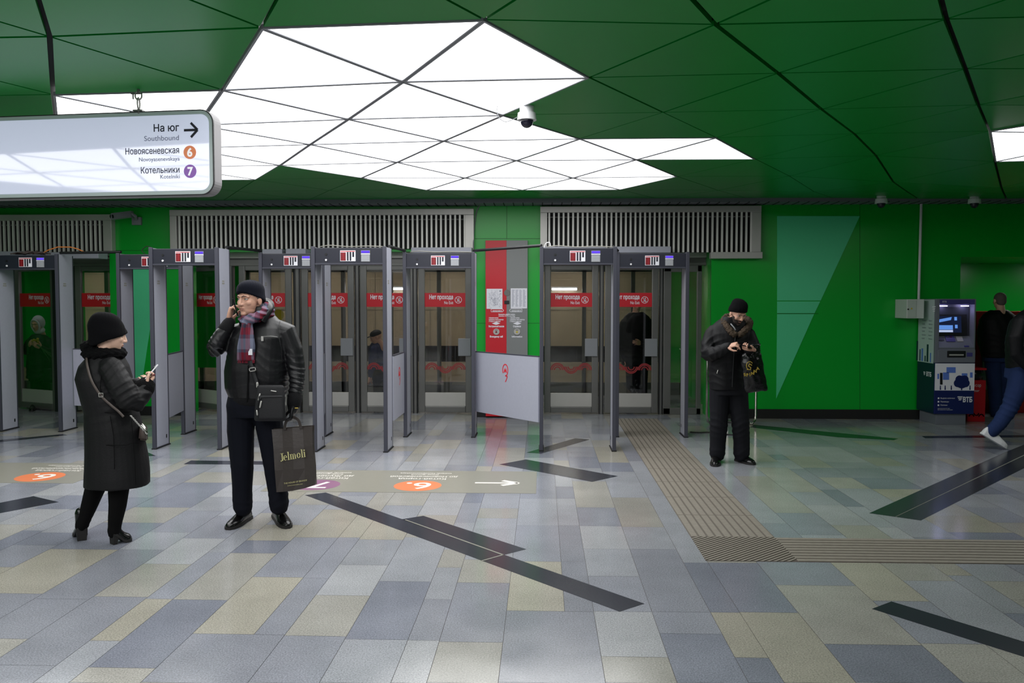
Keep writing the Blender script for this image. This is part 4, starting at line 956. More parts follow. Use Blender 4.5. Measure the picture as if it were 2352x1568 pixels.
b = newbm(); box(b, ax0-.005, ax1-.005, yF-.045, yF-.01, zF(832), zF(802), .012); dr = obj('cash_tray', b, M['atm_grey'], atm)
b = newbm(); box(b, xF(2172), xF(2214), yF-.052, yF-.04, zF(820), zF(805), .01); mo = obj('cash_mouth', b, M['black'], dr)
b = newbm(); box(b, xF(2176), xF(2209), yF-.06, yF-.05, zF(816), zF(812.5), .003); obj('cash_lip', b, M['steel'], mo)
b = newbm(); box(b, xF(2217), xF(2230), yF-.048, yF-.043, zF(818), zF(809)); obj('blue_label', b, M['atm_trim'], dr)
Yf = yF-.032
b = newbm(); box(b, ax0-sd+.003, ax1-.003, Yf, yF, zF(896), zF(834)); pn = obj('picture_panel', b, M['paper'], atm)
def fpoly(nm, pts, m, d=.001): b = newbm(); prism(b, [atY(x, y, Yf-d) for x, y in pts], (0, .0008, 0)); obj(nm, b, m, pn)
for x0, x1, y0, y1 in ((2174, 2195, 843, 856), (2166, 2180, 855, 872), (2196, 2205, 866, 873), (2209, 2222, 857, 866), (2153, 2157, 858, 870), (2228, 2234, 855, 867)): fpoly('blue_roof', [(x0, y1), (x1, y1), (x1, y0), (x0, y0)], M['atm_sky'])
b = newbm(); cA = atY(2209, 878, Yf-.002)
for q in ((0, .005, .085), (-.05, -.01, .055), (.05, -.01, .055), (-.03, .04, .055), (.035, .04, .055)): cyl(b, (cA.x+q[0], Yf-.002-.0002*q[2], cA.z+q[1]), (0, 1, 0), q[2], .0011, 24)
box(b, cA.x-.008, cA.x+.008, Yf-.0025, Yf-.0015, zF(895), zF(880)); obj('printed_tree', b, M['atm_navy'], pn)
fpoly('dark_slot', [(2159, 883), (2165, 883), (2165, 856), (2159, 856)], M['black'], .003)
for x in (2160, 2171, 2185, 2228): fpoly('printed_figure', [(x-1.5, 895), (x+1.5, 895), (x+1, 885), (x-1, 885)], M['atm_navy'], .0015)
text('lettering', 'ВТБ', (xF(2211), Yf-.004, zF(922)), .092, M['paper'], bd, bold=.004, width=.125)
def wing(nm, px, py, k, par, right=(1, 0, 0)):
    o = atY(px, py, Yf-.004) if right[0] else px; b = newbm(); r = Vector(right)
    for i in range(3):
        z = -i*.022*k; pts = [(.0+.01*i*k, z), (.075*k-.006*i, z), (.06*k-.006*i, z-.014*k), (-.01*k+.01*i*k, z-.014*k)]
        prism(b, [o+r*u+Vector((0, 0, v)) for u, v in pts], r.cross(Vector((0, 0, 1)))*.001)
    obj(nm, b, M['paper'], par)
wing('wing_mark', 2200, 910, .9, bd)
for k, (s, y) in enumerate((('Выдача наличных', 915), ('Переводы', 923), ('Платежи', 931))):
    text('lettering', s, (xF(2160), Yf-.003, zF(y)), .026, M['paper'], bd, width=(.19, .11, .09)[k]); b = newbm(); box(b, xF(2154), xF(2157.5), Yf-.003, Yf, zF(y+.5), zF(y-3)); obj('bullet_icon', b, M['paper'], bd)
text('lettering', 'круглосуточно 24 часа', (xF(2154), Yf-.003, zF(938)), .016, M['paper'], bd, width=.16); text('lettering', 'без комиссии в терминалах', (xF(2154), Yf-.003, zF(941)), .016, M['paper'], bd, width=.2)
Xs = ax0-sd-.002                                               # pale flank that faces the doors
def sideq(nm, y0, y1, z0, z1, m, d=.002): b = newbm(); box(b, Xs-d, Xs+.002, y0, y1, z0, z1); return obj(nm, b, m, atm)
sf = sideq('flank_upper', yF+.02, yB, zF(835), zA-.01, M['atm_side']); sl = sideq('flank_lower', yF-.02, yB, zF(949), zF(835), M['atm_teal'])
for k in range(7):
    y = yF+.08+k*.08; h = (.16, .3, .1, .22, .2, .34, .12)[k]; sideq('printed_tower', y, y+.03+.02*(k % 2), zF(833), zF(833)+h*.8, M['atm_teal' if k % 3 else 'atm_sky'], .0035)
text('lettering', 'ВТБ', (Xs-.004, yB-.28, zF(866)), .08, M['paper'], sl, (0, -1, 0), (0, 0, 1), bold=.003)
wing('wing_mark', Vector((Xs-.004, yB-.2, zF(857))), 0, .8, sl, (0, -1, 0))
wing('wing_mark', Vector((Xs-.004, yB-.42, zF(703))), 0, 1.3, sf, (0, -1, 0))
for k in range(12): text('lettering', ('Банкомат', 'Выдача', 'Приём', 'Платежи')[k % 4], (Xs-.004, yB-.12-.2*(k % 2), zF(738)-.05*(k//2)), .026, M['grey_ink'], sf, (0, -1, 0), (0, 0, 1))
# junction box and conduit
a = atY(2083, 687, 11.62); c = atY(2122, 731, 11.62)
jb = thing('junction_box', 'pale grey junction box on the wall beside the cash machine', 'junction box', ((a.x+c.x)/2, YW, c.z))
b = newbm(); box(b, a.x, c.x, 11.62, YW-.003, c.z, a.z, .008); bx = obj('box', b, mat('junction_box_grey', rgb(196, 204, 198), .45), jb)
b = newbm(); box(b, a.x+.012, atY(2104, 700, 11.62).x, 11.612, 11.625, c.z+.012, a.z-.012, .003); obj('door', b, mat('junction_door', rgb(180, 192, 182), .45), jb)
b = newbm(); A = atY(2094, 708, 11.61); prism(b, [A+Vector((-.014, 0, -.012)), A+Vector((.014, 0, -.012)), A+Vector((0, 0, .016))], (0, .002, 0)); obj('warning_triangle', b, M['yellow'], jb)
b = newbm(); A = atY(2086, 710, 11.61); cyl(b, A, (0, 1, 0), .01, .01, 12); obj('latch', b, M['black'], jb)
b = newbm(); q0, q1 = atY(2117.5, 466, 11.93), atY(2111.5, 690, 11.93); tube(b, [(q0.x, 11.95, 3.06), (q1.x, 11.95, q1.z-.02)], .018, 12)
tag(obj('conduit', b, M['white'], None, (q1.x, 11.95, q1.z), smooth=True), 'thin white conduit running from the ceiling down to the junction box', 'conduit')
# ================================================================ BIN, TICKET MACHINE
f = atZ(2243, 968); x0, x1 = atZ(2222, 968).x, atZ(2262, 968).x; zt2 = atY(2243, 845, f.y).z
bn = thing('litter_bin', 'square red litter bin with black liner beside the cash machine', 'bin', ((x0+x1)/2, f.y, 0))
b = newbm(); box(b, x0, x1, f.y, f.y+.28, 0, zt2-.17, .01); bo = obj('body', b, M['red'], bn)
b = newbm(); box(b, x0-.004, x1+.004, f.y-.004, f.y+.284, zt2-.03, zt2, .008); obj('rim', b, M['red'], bn)
b = newbm(); ellip(b, ((x0+x1)/2, f.y+.14, zt2-.1), ((x1-x0)/2+.015, .155, .105), seg=24, rings=12)
for v in b.verts: v.co += Vector((sin(v.co.z*90)*.006, sin(v.co.x*80+v.co.z*40)*.008, 0))
obj('liner_bag', b, mat('black_liner', rgb(16, 16, 18), .3), bn, smooth=True)
ornament(bo, x0+.02, x1-.02, f.y-.003, .09); text('lettering', 'Мусор', (x0+.03, f.y-.004, zt2-.26), .06, M['paper'], bo, width=.14); text('lettering', 'Litter', (x0+.03, f.y-.004, zt2-.33), .05, M['paper'], bo, width=.12)
for o in list(bo.children):
    if o.name.startswith('wave'): o.data.materials[0] = M['paper']
x0, x1 = atY(2241, 800, 12.75).x, atY(2241, 800, 12.75).x+1.0; zt3 = atY(2241, 715, 12.75).z
tm = thing('ticket_machine', 'red ticket machine in the niche, mostly hidden by the bald man', 'ticket machine', ((x0+x1)/2, 12.75, 0))
M['dark_red'] = mat('dark_red_enamel', rgb(150, 14, 28), .35)
b = newbm(); box(b, x0, x1, 12.75, 13.4, 0, zt3, .015); tb = obj('cabinet', b, M['dark_red'], tm)
b = newbm(); box(b, x0+.06, x1-.06, 12.735, 12.755, 1.05, zt3-.1, .006); obj('front_panel', b, M['atm_dark'], tm)
b = newbm(); box(b, x0+.12, x1-.4, 12.728, 12.74, 1.2, zt3-.17, .004); obj('screen', b, emit('ticket_screen', rgb(120, 140, 140), .12), tm)
b = newbm(); box(b, x0+.1, x1-.1, 12.72, 12.755, .35, .95, .006); obj('lower_panel', b, M['info_grey'], tm)
# ================================================================ TUBULAR FRAME behind the man with the plastic bag
Yt = 11.3; tf = thing('tubular_frame', 'bent chrome tube stand by the wall behind the man with the plastic bag', 'stand', (atY(1680, 970, Yt).x, Yt, 0))
M['chrome'] = mat('chrome_tube', rgb(200, 196, 190), .18, 1)
def hoop(px0, px1, ptop, y0, y1, nm):
    b = newbm(); xa, xb = atY(px0, 900, y0).x, atY(px1, 900, y0).x; z = atY(px0, ptop, y0).z; r = .017
    pts = [Vector((xa, y0, z)), Vector((xa, y0, .12)), Vector((xa+.02, y0+.03, .05)), Vector((xa+.06, y0+.08, .02)), Vector((xb-.06, y1-.08, .02)), Vector((xb-.02, y1-.03, .05)), Vector((xb, y1, .12)), Vector((xb, y1, z))]
    tube(b, pts, r, 10); obj(nm, b, M['chrome'], tf, smooth=True)
hoop(1624, 1681, 822, Yt, Yt+.25, 'tube_hoop'); hoop(1634, 1728, 840, Yt+.3, Yt+.1, 'tube_hoop')
b = newbm(); A, B = atY(1624, 822, Yt), atY(1634, 840, Yt+.3); tube(b, [A, B], .017, 10); obj('cross_tube', b, M['chrome'], tf, smooth=True)
b = newbm(); A, B = atY(1681, 822, Yt+.25), atY(1728, 840, Yt+.1); tube(b, [A, B], .017, 10); obj('cross_tube', b, M['chrome'], tf, smooth=True)
# ================================================================ PEOPLE
M['skin'] = mat('skin', rgb(206, 160, 138), .5, var=.06, vscale=40); M['skin'].node_tree.nodes['Principled BSDF'].inputs['Subsurface Weight'].default_value = .12
M['skin'].node_tree.nodes['Principled BSDF'].inputs['Subsurface Radius'].default_value = (.01, .004, .002)
M['skin_pale'] = mat('pale_skin', rgb(222, 182, 160), .5, var=.05, vscale=40)
M['lip'] = mat('lips', rgb(180, 122, 108), .5); M['eye_white'] = mat('eye_white', rgb(205, 200, 196), .25); M['iris'] = mat('iris', rgb(48, 40, 36), .2)
M['brow'] = mat('brow_hair', rgb(66, 52, 44), .8); M['beard'] = mat('beard_hair', rgb(52, 42, 38), .85, bump=.5, bscale=400); M['stubble_hair'] = mat('short_grey_hair', rgb(92, 84, 78), .85, bump=.4, bscale=300)
M['leather'] = mat('black_leather', rgb(20, 20, 23), .36, spec=.42, bump=.1, bscale=220, var=.25, vscale=30)
M['rib'] = mat('black_ribbed_knit', rgb(13, 13, 16), .85, spec=.25, bump=.5, bscale=220)
M['knit_navy'] = mat('navy_knit', rgb(12, 15, 27), .9, spec=.2, bump=.3, bscale=300)
M['knit_black'] = mat('black_knit', rgb(7, 7, 10), .95, spec=.15, bump=.3, bscale=300)
M['navy_trousers'] = mat('navy_cotton', rgb(9, 12, 23), .85, spec=.2, bump=.2, bscale=300)
M['suede'] = mat('black_suede', rgb(10, 10, 13), .62, spec=.28, bump=.15, bscale=80, var=.35, vscale=14)
M['black_fur'] = mat('black_fur', rgb(7, 7, 9), .95, spec=.15, bump=1, bscale=130)
M['brown_fur'] = mat('brown_fur', rgb(74, 60, 46), .9, bump=1, bscale=160, var=.4, vscale=60)
M['nylon'] = mat('black_padded_nylon', rgb(10, 10, 15), .62, spec=.28, bump=.12, bscale=60)
M['jeans_dark'] = mat('dark_jeans', rgb(15, 16, 23), .8, spec=.25, bump=.25, bscale=300, var=.3, vscale=6)
M['jeans'] = mat('blue_jeans', rgb(34, 50, 90), .85, spec=.2, bump=.25, bscale=300, var=.3, vscale=6)
M['leggings'] = mat('black_leggings', rgb(6, 6, 7), .9, spec=.15)
M['shoe'] = mat('black_polished_leather', rgb(11, 11, 12), .25, spec=.5); M['sole'] = mat('dark_sole', rgb(26, 24, 24), .7)
M['brown_bag'] = mat('dark_brown_paper', rgb(52, 45, 42), .45, bump=.12, bscale=40, var=.1, vscale=6)
M['gold'] = mat('gold_print', rgb(192, 186, 130), .5); M['gold2'] = mat('yellow_gold_print', rgb(176, 150, 60), .5)
M['plastic'] = mat('black_plastic_film', rgb(12, 12, 15), .24, spec=.55, bump=.5, bscale=34)
M['canvas'] = mat('black_canvas', rgb(16, 16, 21), .65, bump=.3, bscale=300)
M['phone_glass'] = mat('phone_glass', rgb(14, 16, 22), .08, spec=.7); M['phone_white'] = mat('phone_white', rgb(226, 226, 230), .3); M['nail'] = mat('dark_red_nail', rgb(92, 14, 28), .2)
M['taupe'] = mat('taupe_leather', rgb(84, 74, 70), .45, bump=.2, bscale=200); M['scarf_white'] = mat('white_wool', rgb(205, 208, 214), .9, bump=.6, bscale=120)
M['sneaker'] = mat('white_sneaker', rgb(225, 225, 228), .5); M['leaf'] = mat('green_stems', rgb(52, 84, 48), .6); M['petal'] = mat('yellow_petals', rgb(180, 170, 50), .6)
def plaid():
    m = bpy.data.materials.new('plaid_wool'); m.use_nodes = True; nt = m.node_tree; b = nt.nodes['Principled BSDF']; L = nt.links
    b.inputs['Roughness'].default_value = .9; b.inputs['Specular IOR Level'].default_value = .2
    a = nt.nodes.new('ShaderNodeAttribute'); a.attribute_name = 'uvw'; sx = nt.nodes.new('ShaderNodeSeparateXYZ'); L.new(a.outputs['Vector'], sx.inputs[0])
    def ramp(sock, f, stops):
        mu = nt.nodes.new('ShaderNodeMath'); mu.operation = 'MULTIPLY'; mu.inputs[1].default_value = f; L.new(sock, mu.inputs[0])
        fr = nt.nodes.new('ShaderNodeMath'); fr.operation = 'FRACT'; L.new(mu.outputs[0], fr.inputs[0])
        r = nt.nodes.new('ShaderNodeValToRGB'); r.color_ramp.interpolation = 'CONSTANT'; e = r.color_ramp.elements
        while len(e) > 1: e.remove(e[-1])
        e[0].position = 0; e[0].color = rgb(*stops[0][1])
        for p, c in stops[1:]: q = e.new(p); q.color = rgb(*c)
        L.new(fr.outputs[0], r.inputs[0]); return r
    r1 = ramp(sx.outputs[0], 1, [(0, (122, 40, 56)), (.18, (122, 126, 146)), (.3, (40, 44, 58)), (.42, (122, 126, 146)), (.55, (74, 76, 98)), (.68, (96, 16, 34)), (.82, (48, 50, 64)), (.92, (122, 40, 56))])
    r2 = ramp(sx.outputs[1], 1, [(0, (112, 28, 44)), (.26, (70, 76, 96)), (.34, (120, 125, 146)), (.62, (74, 78, 98)), (.72, (120, 40, 56)), (.9, (60, 62, 78))])
    mx = nt.nodes.new('ShaderNodeMix'); mx.data_type = 'RGBA'; mx.inputs[0].default_value = .5; L.new(r1.outputs[0], mx.inputs[6]); L.new(r2.outputs[0], mx.inputs[7]); L.new(mx.outputs[2], b.inputs['Base Color'])
    return m
M['plaid'] = plaid()
def evaluated(bm, mods):
    bmesh.ops.recalc_face_normals(bm, faces=bm.faces)
    me = bpy.data.meshes.new('tmp'); bm.to_mesh(me); bm.free(); o = bpy.data.objects.new('tmp', me); C.objects.link(o)
    for t, kw in mods:
        md = o.modifiers.new('m', t)
        for k, v in kw.items(): setattr(md, k, v)
    out = bpy.data.meshes.new_from_object(o.evaluated_get(bpy.context.evaluated_depsgraph_get()))
    bpy.data.objects.remove(o); bpy.data.meshes.remove(me); return out
def getco(me):
    a = np.empty(len(me.vertices)*3, np.float32); me.vertices.foreach_get('co', a); return a.reshape(-1, 3).astype(np.float64)
def getno(me):
    a = np.empty(len(me.vertices)*3, np.float32); me.vertices.foreach_get('normal', a); return a.reshape(-1, 3).astype(np.float64)
def setco(me, a): me.vertices.foreach_set('co', a.astype(np.float32).ravel()); me.update()
def solid(name, bm, voxel, m, parent, smooth=4, disp=None, post=None):
    """fuse overlapping closed shapes into one skin"""
    me = evaluated(bm, [('REMESH', dict(mode='VOXEL', voxel_size=voxel)), ('SMOOTH', dict(factor=.5, iterations=smooth))])
    me.name = name
    if disp is not None:
        P = getco(me); setco(me, P+getno(me)*disp(P)[:, None])
    if post: post(me)
    me.polygons.foreach_set('use_smooth', [True]*len(me.polygons))
    return link(name, me, m, parent)
def folds(joints, base=.002, freq=1):
    """cloth creases: rings round the bends plus soft long folds; joints = (point, axis, radius, amplitude, wavelength)"""
    J_ = [(np.array(p), np.array(Vector(a).normalized()), r, am, wl) for p, a, r, am, wl in joints]
    def f(P):
        x, y, z = P.T*freq
        n = np.sin(17*x+9*z+2.2*np.sin(11*y-7*z))*np.sin(13*y-6*z+1.7*np.sin(15*x))
        d = base*n
        for p, a, r, am, wl in J_:
            q = P-p; s = q@a; dist = np.linalg.norm(q, axis=1); w_ = np.exp(-(dist/r)**2)
            ph = s*2*pi/wl+1.6*np.sin(23*x+8*y+5*z)+.8*np.sin(31*y-17*z); d = d+am*w_*(np.sin(ph)-.25*np.cos(2*ph))
        return d
    return f
def head_prims(bm, T, s=1, female=False, ears=True):
    t = newbm()
    ellip(t, (0, .012, .03), (.074, .094, .086)); ellip(t, (0, -.028, -.02), (.064, .062, .087)); ellip(t, (0, -.03, -.064), (.055 if not female else .047, .052, .046)); ellip(t, (0, -.068, -.093), (.022, .02, .018))
    for q in (-1, 1):
        ellip(t, (q*.038, -.056, -.018), (.022, .025, .024))
        if ears: ellip(t, (q*.076, .014, -.006), (.008, .019, .032))
        ellip(t, (q*.0125, -.093, -.029), (.0085, .012, .0085))
    tube(t, [(-.046, -.066, .026), (-.024, -.082, .031), (0, -.086, .028), (.024, -.082, .031), (.046, -.066, .026)], .011, 10)
    tube(t, [(0, -.083, .024), (0, -.092, .004), (0, -.1, -.019), (0, -.102, -.026)], [.009, .0095, .0125, .0135], 10)
    tube(t, [(-.022, -.08, -.055), (-.01, -.089, -.0525), (0, -.0905, -.0535), (.01, -.089, -.0525), (.022, -.08, -.055)], [.003, .0055, .006, .0055, .003], 8)
    tube(t, [(-.02, -.079, -.061), (0, -.089, -.064), (.02, -.079, -.061)], [.003, .0068, .003], 8)
    tube(t, [(0, .015, -.05), (0, .03, -.11), (0, .045, -.2)], [.054, .054, .064], 16)
    me = bpy.data.meshes.new('t'); t.to_mesh(me); t.free(); me.transform(T @ Matrix.Scale(s, 4)); bm.from_mesh(me); bpy.data.meshes.remove(me)
def hand_prims(bm, T, curl=(40, 45, 50, 55), thumb=30, mirror=1, s=1.0, spread=.1):
    t = newbm()
    loft(t, [oval((0, 0, z), a, b, 16, 2.3) for z, a, b in ((-.045, .026, .019), (0, .027, .018), (.03, .037, .017), (.06, .042, .0155), (.088, .041, .013), (.1, .036, .009))])
    Ls = (.072, .08, .074, .058)
    for i in range(4):
        x = .031-.0205*i; p = Vector((x, 0, .088 if i < 3 else .08)); ang = 0; sp = (1.5-i)*spread; pts = [p-Vector((0, 0, .02)), p]
        for fr, k in ((.45, .75), (.3, 1.05), (.25, .6)):
            ang += radians(curl[i])*k; p = p+Vector((sin(sp)*cos(ang), -sin(ang), cos(ang)))*Ls[i]*fr; pts.append(p)
        tube(t, pts, [.0095, .0095, .0085, .0078, .0068], 10)
    a = radians(thumb); p0 = Vector((.03, -.004, .012)); p1 = p0+Vector((.022, -.012*sin(a)-.006, .026)); p2 = p1+Vector((.012*cos(a), -.018*sin(a)-.006, .028)); p3 = p2+Vector((-.006*sin(a), -.014*sin(a), .024))
    tube(t, [p0, p1, p2, p3], [.015, .0125, .0105, .008], 10)
    me = bpy.data.meshes.new('t'); t.to_mesh(me); t.free(); me.transform(T @ Matrix.Diagonal((s*mirror, s, s, 1))); bm.from_mesh(me); bpy.data.meshes.remove(me)
def hand_T(w_, d, pn):
    d = Vector(d).normalized(); y = -Vector(pn); y = (y-d*y.dot(d)).normalized(); x = y.cross(d)
    T = Matrix((x, y, d)).transposed().to_4x4(); T.translation = w_; return T
def shoe(parent, heel, toe, m, w_=.05, h=.085, shaft=.16, lift=0, heelh=.022, name='shoe', sole=True, soleh=None):
    heel, toe = Vector(heel), Vector(toe); d = toe-heel; L_ = d.length; d.normalize(); n = Vector((0, 0, 1)).cross(d).normalized(); u = d.cross(n)
    sh = soleh or .016; b = newbm(); rings = []
    prof = [(0.0, .55, .62, 0), (.05, .72, .95, 0), (.2, .8, 1.0, 0), (.36, .82, .98, 0), (.52, .92, .78, 0), (.68, 1.0, .6, 0), (.82, .92, .5, 0), (.93, .7, .38, 0), (1.0, .3, .2, 0)]
    def zl(t): return lift+heelh*max(0, 1-t/.55)**.8 if heelh > .03 else lift
    for t, a, c, _ in prof:
        ring = []
        for k in range(18):
            an = 2*pi*k/18; x = w_*a*cos(an)*(1 if sin(an) > 0 else .95); z = sin(an); z = z*h*c if z > 0 else z*.004
            ring.append(heel+d*(L_*t)+n*x+u*(zl(t)+sh+z))
        rings.append(ring)
    loft(b, rings)
    if shaft:
        c = heel+d*(L_*.2); tube(b, [c+u*(zl(.2)+sh+h*.5), c+u*(zl(.2)+sh+h*.9), c+u*(zl(.2)+sh+shaft)], [w_*.82, w_*.84, w_*.88], 14)
    o = solid(name, b, .006, m, parent, 3)
    if sole:
        b = newbm(); rings = []
        for t, a, _, _ in prof: rings.append([heel+d*(L_*(t*1.02-.01))+n*(w_*a*1.06*s)+u*(zl(t)+z) for s, z in ((-1, 0), (1, 0), (1, sh+.004), (-1, sh+.004))])
        loft(b, rings)
        if heelh > .03:
            for t0, t1 in ((.0, .24),):
                q = [heel+d*(L_*t)+n*(w_*.62*s) for t, s in ((.02, -1), (.02, 1), (.2, 1), (.2, -1))]; v0 = [b.verts.new(p+u*lift) for p in q]; v1 = [b.verts.new(heel+d*(L_*t)+n*(w_*.74*s)+u*(zl(t)+.006)) for t, s in ((-.0, -1), (-.0, 1), (.27, 1), (.27, -1))]
                b.faces.new(v0[::-1]); b.faces.new(v1)
                for i in range(4): b.faces.new((v0[i], v0[(i+1) % 4], v1[(i+1) % 4], v1[i]))
        else:
            q = [[heel+d*(L_*t)+n*(w_*a*1.06*s)+u*z for s, z in ((-1, lift), (1, lift), (1, lift+sh), (-1, lift+sh))] for t, a in ((-.012, .55), (.08, .76), (.3, .82))]
        obj('sole', b, M['sole'] if m is not M['sneaker'] else m, o)
    return o
def beanie(parent, T, m, s=1, tall=0, back=0, rim=.012, tilt=.36, fold=0, name='knit_hat'):
    b = newbm(); rings = []
    prof = [(1.0, -.004), (1.045, .0), (1.05, .02), (1.05, .04), (1.03, .06+tall*.3), (.94, .085+tall*.6), (.78, .104+tall*.85), (.5, .118+tall), (.2, .124+tall), (.03, .125+tall)]
    for q, dz in prof:
        ring = []; k = min(1, max(0, dz)/.12)
        for i in range(36):
            a = 2*pi*i/36; x = .083*q*cos(a); y = .104*q*sin(a)+.01+back*k; zr = (rim-y*tilt)*(1-k)+k*(rim-.01*tilt)
            ring.append(T @ (Vector((x, y, zr+dz))*s))
        rings.append(ring)
    loft(b, rings); me = evaluated(b, [('SUBSURF', dict(levels=1, render_levels=1))]); me.name = name
    P = getco(me); N = getno(me); Pl = P-np.array(T.translation); setco(me, P+N*(.0012*np.sin(Pl[:, 0]*260+Pl[:, 1]*190)+.0025*np.sin(Pl[:, 2]*60+Pl[:, 0]*20))[:, None])
    me.polygons.foreach_set('use_smooth', [True]*len(me.polygons)); return link(name, me, m, parent)
class Fig:
    def __init__(s, label, Y, foot, cat='person'):
        s.Y = Y; s.bm = newbm(); s.base = Vector((atY(foot[0], foot[1], Y).x, Y, 0)); s.label = label; s.hm = []
    def J(s, px, py, dy=0): return atY(px, py, s.Y+dy)
    def start(s):
        # the figure itself is one mesh; it is filled by finish_body()
        me = bpy.data.meshes.new('person'); s.o = bpy.data.objects.new('person', me); C.objects.link(s.o); s.o.location = s.base; tag(s.o, s.label, 'person'); return s.o
    def head(s, px, py, dy, yaw, pitch, roll=0, k=1.0, female=False, ears=True, m='skin'):
        c = s.J(px, py, dy); s.T = Matrix.Translation(c) @ Matrix.Rotation(radians(yaw), 4, 'Z') @ Matrix.Rotation(radians(pitch), 4, 'X') @ Matrix.Rotation(radians(roll), 4, 'Y'); s.k = k
        head_prims(s.bm, s.T, k, female, ears)
    def limb(s, pts, grow=1.0):
        P = [s.J(*p[:3]) for p in pts]; R = [p[3]*grow for p in pts]; return P, R
    def body_core(s, torso, limbs, yaw=0):
        rings = [oval(s.J(cx, y, dy), s.wpx(hw)*.8, ry*.8, 20, 2.2, radians(yaw)) for cx, y, hw, ry, dy in torso]; loft(s.bm, rings)
        for l, k in limbs:
            P, R = s.limb(l, k); tube(s.bm, P, R, 12)
    def wpx(s, px): return px/F*s.Y
    def finish_body(s, m, voxel=.004, face=True, beard=False, lips=True):
        Ti = s.T.inverted(); k = s.k
        me = evaluated(s.bm, [('REMESH', dict(mode='VOXEL', voxel_size=voxel)), ('SMOOTH', dict(factor=.5, iterations=4))])
        A = np.array(Ti); P = getco(me); Q = (P@A[:3, :3].T+A[:3, 3])/k
        mask = np.linalg.norm(Q, axis=1) < .17
        def g(c, r): return np.exp(-(((Q-np.array(c))/np.array(r))**2).sum(1))*mask
        D = np.zeros_like(Q)
        for sg in (-1, 1):
            D[:, 1] += .011*g((sg*.031, -.08, .009), (.017, .03, .011)); D[:, 1] -= .003*g((sg*.03, -.07, -.004), (.014, .03, .005))
            D[:, 1] += .003*g((sg*.03, -.08, -.045), (.012, .03, .018)); D[:, 0] -= sg*.004*g((sg*.05, -.04, -.06), (.02, .03, .03))
        D[:, 1] += .004*g((0, -.088, -.0583), (.022, .02, .0022)); D[:, 1] += .003*g((0, -.085, -.078), (.02, .02, .007)); D[:, 1] += .002*g((0, -.09, -.042), (.006, .02, .008))
        R3 = np.array(s.T.to_3x3()); setco(me, P+(D*k)@R3.T)
        Qf = Q; mats = [M[m]]
        if lips: mats.append(M['lip'])
        if beard: mats.append(M['beard'])
        for x in mats: me.materials.append(x)
        idx = np.zeros(len(me.polygons), np.int32); vi = np.empty(len(me.loops), np.int32); me.loops.foreach_get('vertex_index', vi); ls = np.empty(len(me.polygons), np.int32); me.polygons.foreach_get('loop_start', ls); c = Qf[vi[ls]]
        inh = np.linalg.norm(c, axis=1) < .16
        if beard:
            bz = inh & (c[:, 2] < -.038-.45*np.clip(-(c[:, 1]+.03), 0, .06)*0+.0) & (c[:, 1] < .02) & (c[:, 2] > -.12) & ~((np.abs(c[:, 0]) < .016) & (c[:, 2] > -.046) & (c[:, 1] < -.09)); bz |= inh & (np.abs(c[:, 0]) > .052) & (c[:, 2] < -.012) & (c[:, 2] > -.1) & (c[:, 1] < -.008) & (c[:, 1] > -.05); idx[bz] = len(mats)-1
        if lips: idx[inh & (c[:, 1] < -.074) & (np.abs(c[:, 2]+.0585) < .0085-np.abs(c[:, 0])*.28) & (np.abs(c[:, 0]) < .019)] = 1
        me.polygons.foreach_set('material_index', idx); me.polygons.foreach_set('use_smooth', [True]*len(me.polygons))
        me.transform(Matrix.Translation(-s.base)); old = s.o.data; s.o.data = me; bpy.data.meshes.remove(old); me.name = 'person'
        if face:
            for sg in (-1, 1):
                b = newbm(); ellip(b, (sg*.031, -.0675, .008), (.0125, .0125, .0118), seg=16, rings=10); me2 = bpy.data.meshes.new('eye'); b.to_mesh(me2); b.free(); me2.transform(s.T @ Matrix.Scale(k, 4)); me2.polygons.foreach_set('use_smooth', [True]*len(me2.polygons)); e = link('eye', me2, M['eye_white'], s.o)
                b = newbm(); ellip(b, (sg*.031, -.0755, .008), (.0056, .0052, .0056), seg=12, rings=8); me2 = bpy.data.meshes.new('iris'); b.to_mesh(me2); b.free(); me2.transform(s.T @ Matrix.Scale(k, 4)); link('iris', me2, M['iris'], e)
                b = newbm(); ellip(b, (sg*.0315, -.067, .0185), (.0155, .0142, .0085), Matrix.Rotation(radians(-8), 3, 'X'), 16, 10); me2 = bpy.data.meshes.new('eyelid'); b.to_mesh(me2); b.free(); me2.transform(s.T @ Matrix.Scale(k, 4)); me2.polygons.foreach_set('use_smooth', [True]*len(me2.polygons)); link('eyelid', me2, M[m], s.o)
                for nm, pts, r, mm in (('eyelash', [(sg*.0185, -.0765, .0085), (sg*.025, -.0805, .0115), (sg*.032, -.0812, .0125), (sg*.039, -.078, .0108), (sg*.0445, -.072, .007)], .0011, M['brow']), ('eyelid', [(sg*.019, -.0775, .004), (sg*.031, -.0795, -.0015), (sg*.044, -.072, .004)], [.0016, .003, .0016], M[m]), ('eyebrow', [(sg*.014, -.094, .025), (sg*.028, -.092, .032), (sg*.044, -.08, .027)], [.0026, .0036, .002], M['brow'])):
                    b = newbm(); tube(b, [Vector(p) for p in pts], r, 8); me2 = bpy.data.meshes.new(nm); b.to_mesh(me2); b.free(); me2.transform(s.T @ Matrix.Scale(k, 4)); me2.polygons.foreach_set('use_smooth', [True]*len(me2.polygons)); link(nm, me2, mm, s.o)
        return s.o
    def garment(s, name, m, torso=(), limbs=(), voxel=.007, smooth=5, disp=None, yaw=0, p=2.3, extra=None):
        b = newbm()
        if torso: loft(b, [oval(s.J(cx, y, dy), s.wpx(hw), ry, 32, p, radians(yaw)) for cx, y, hw, ry, dy in torso])
        for l in limbs:
            P, R = s.limb(l); tube(b, P, R, 16)
        if extra: extra(b)
        return solid(name, b, voxel, m, s.o, smooth, disp)
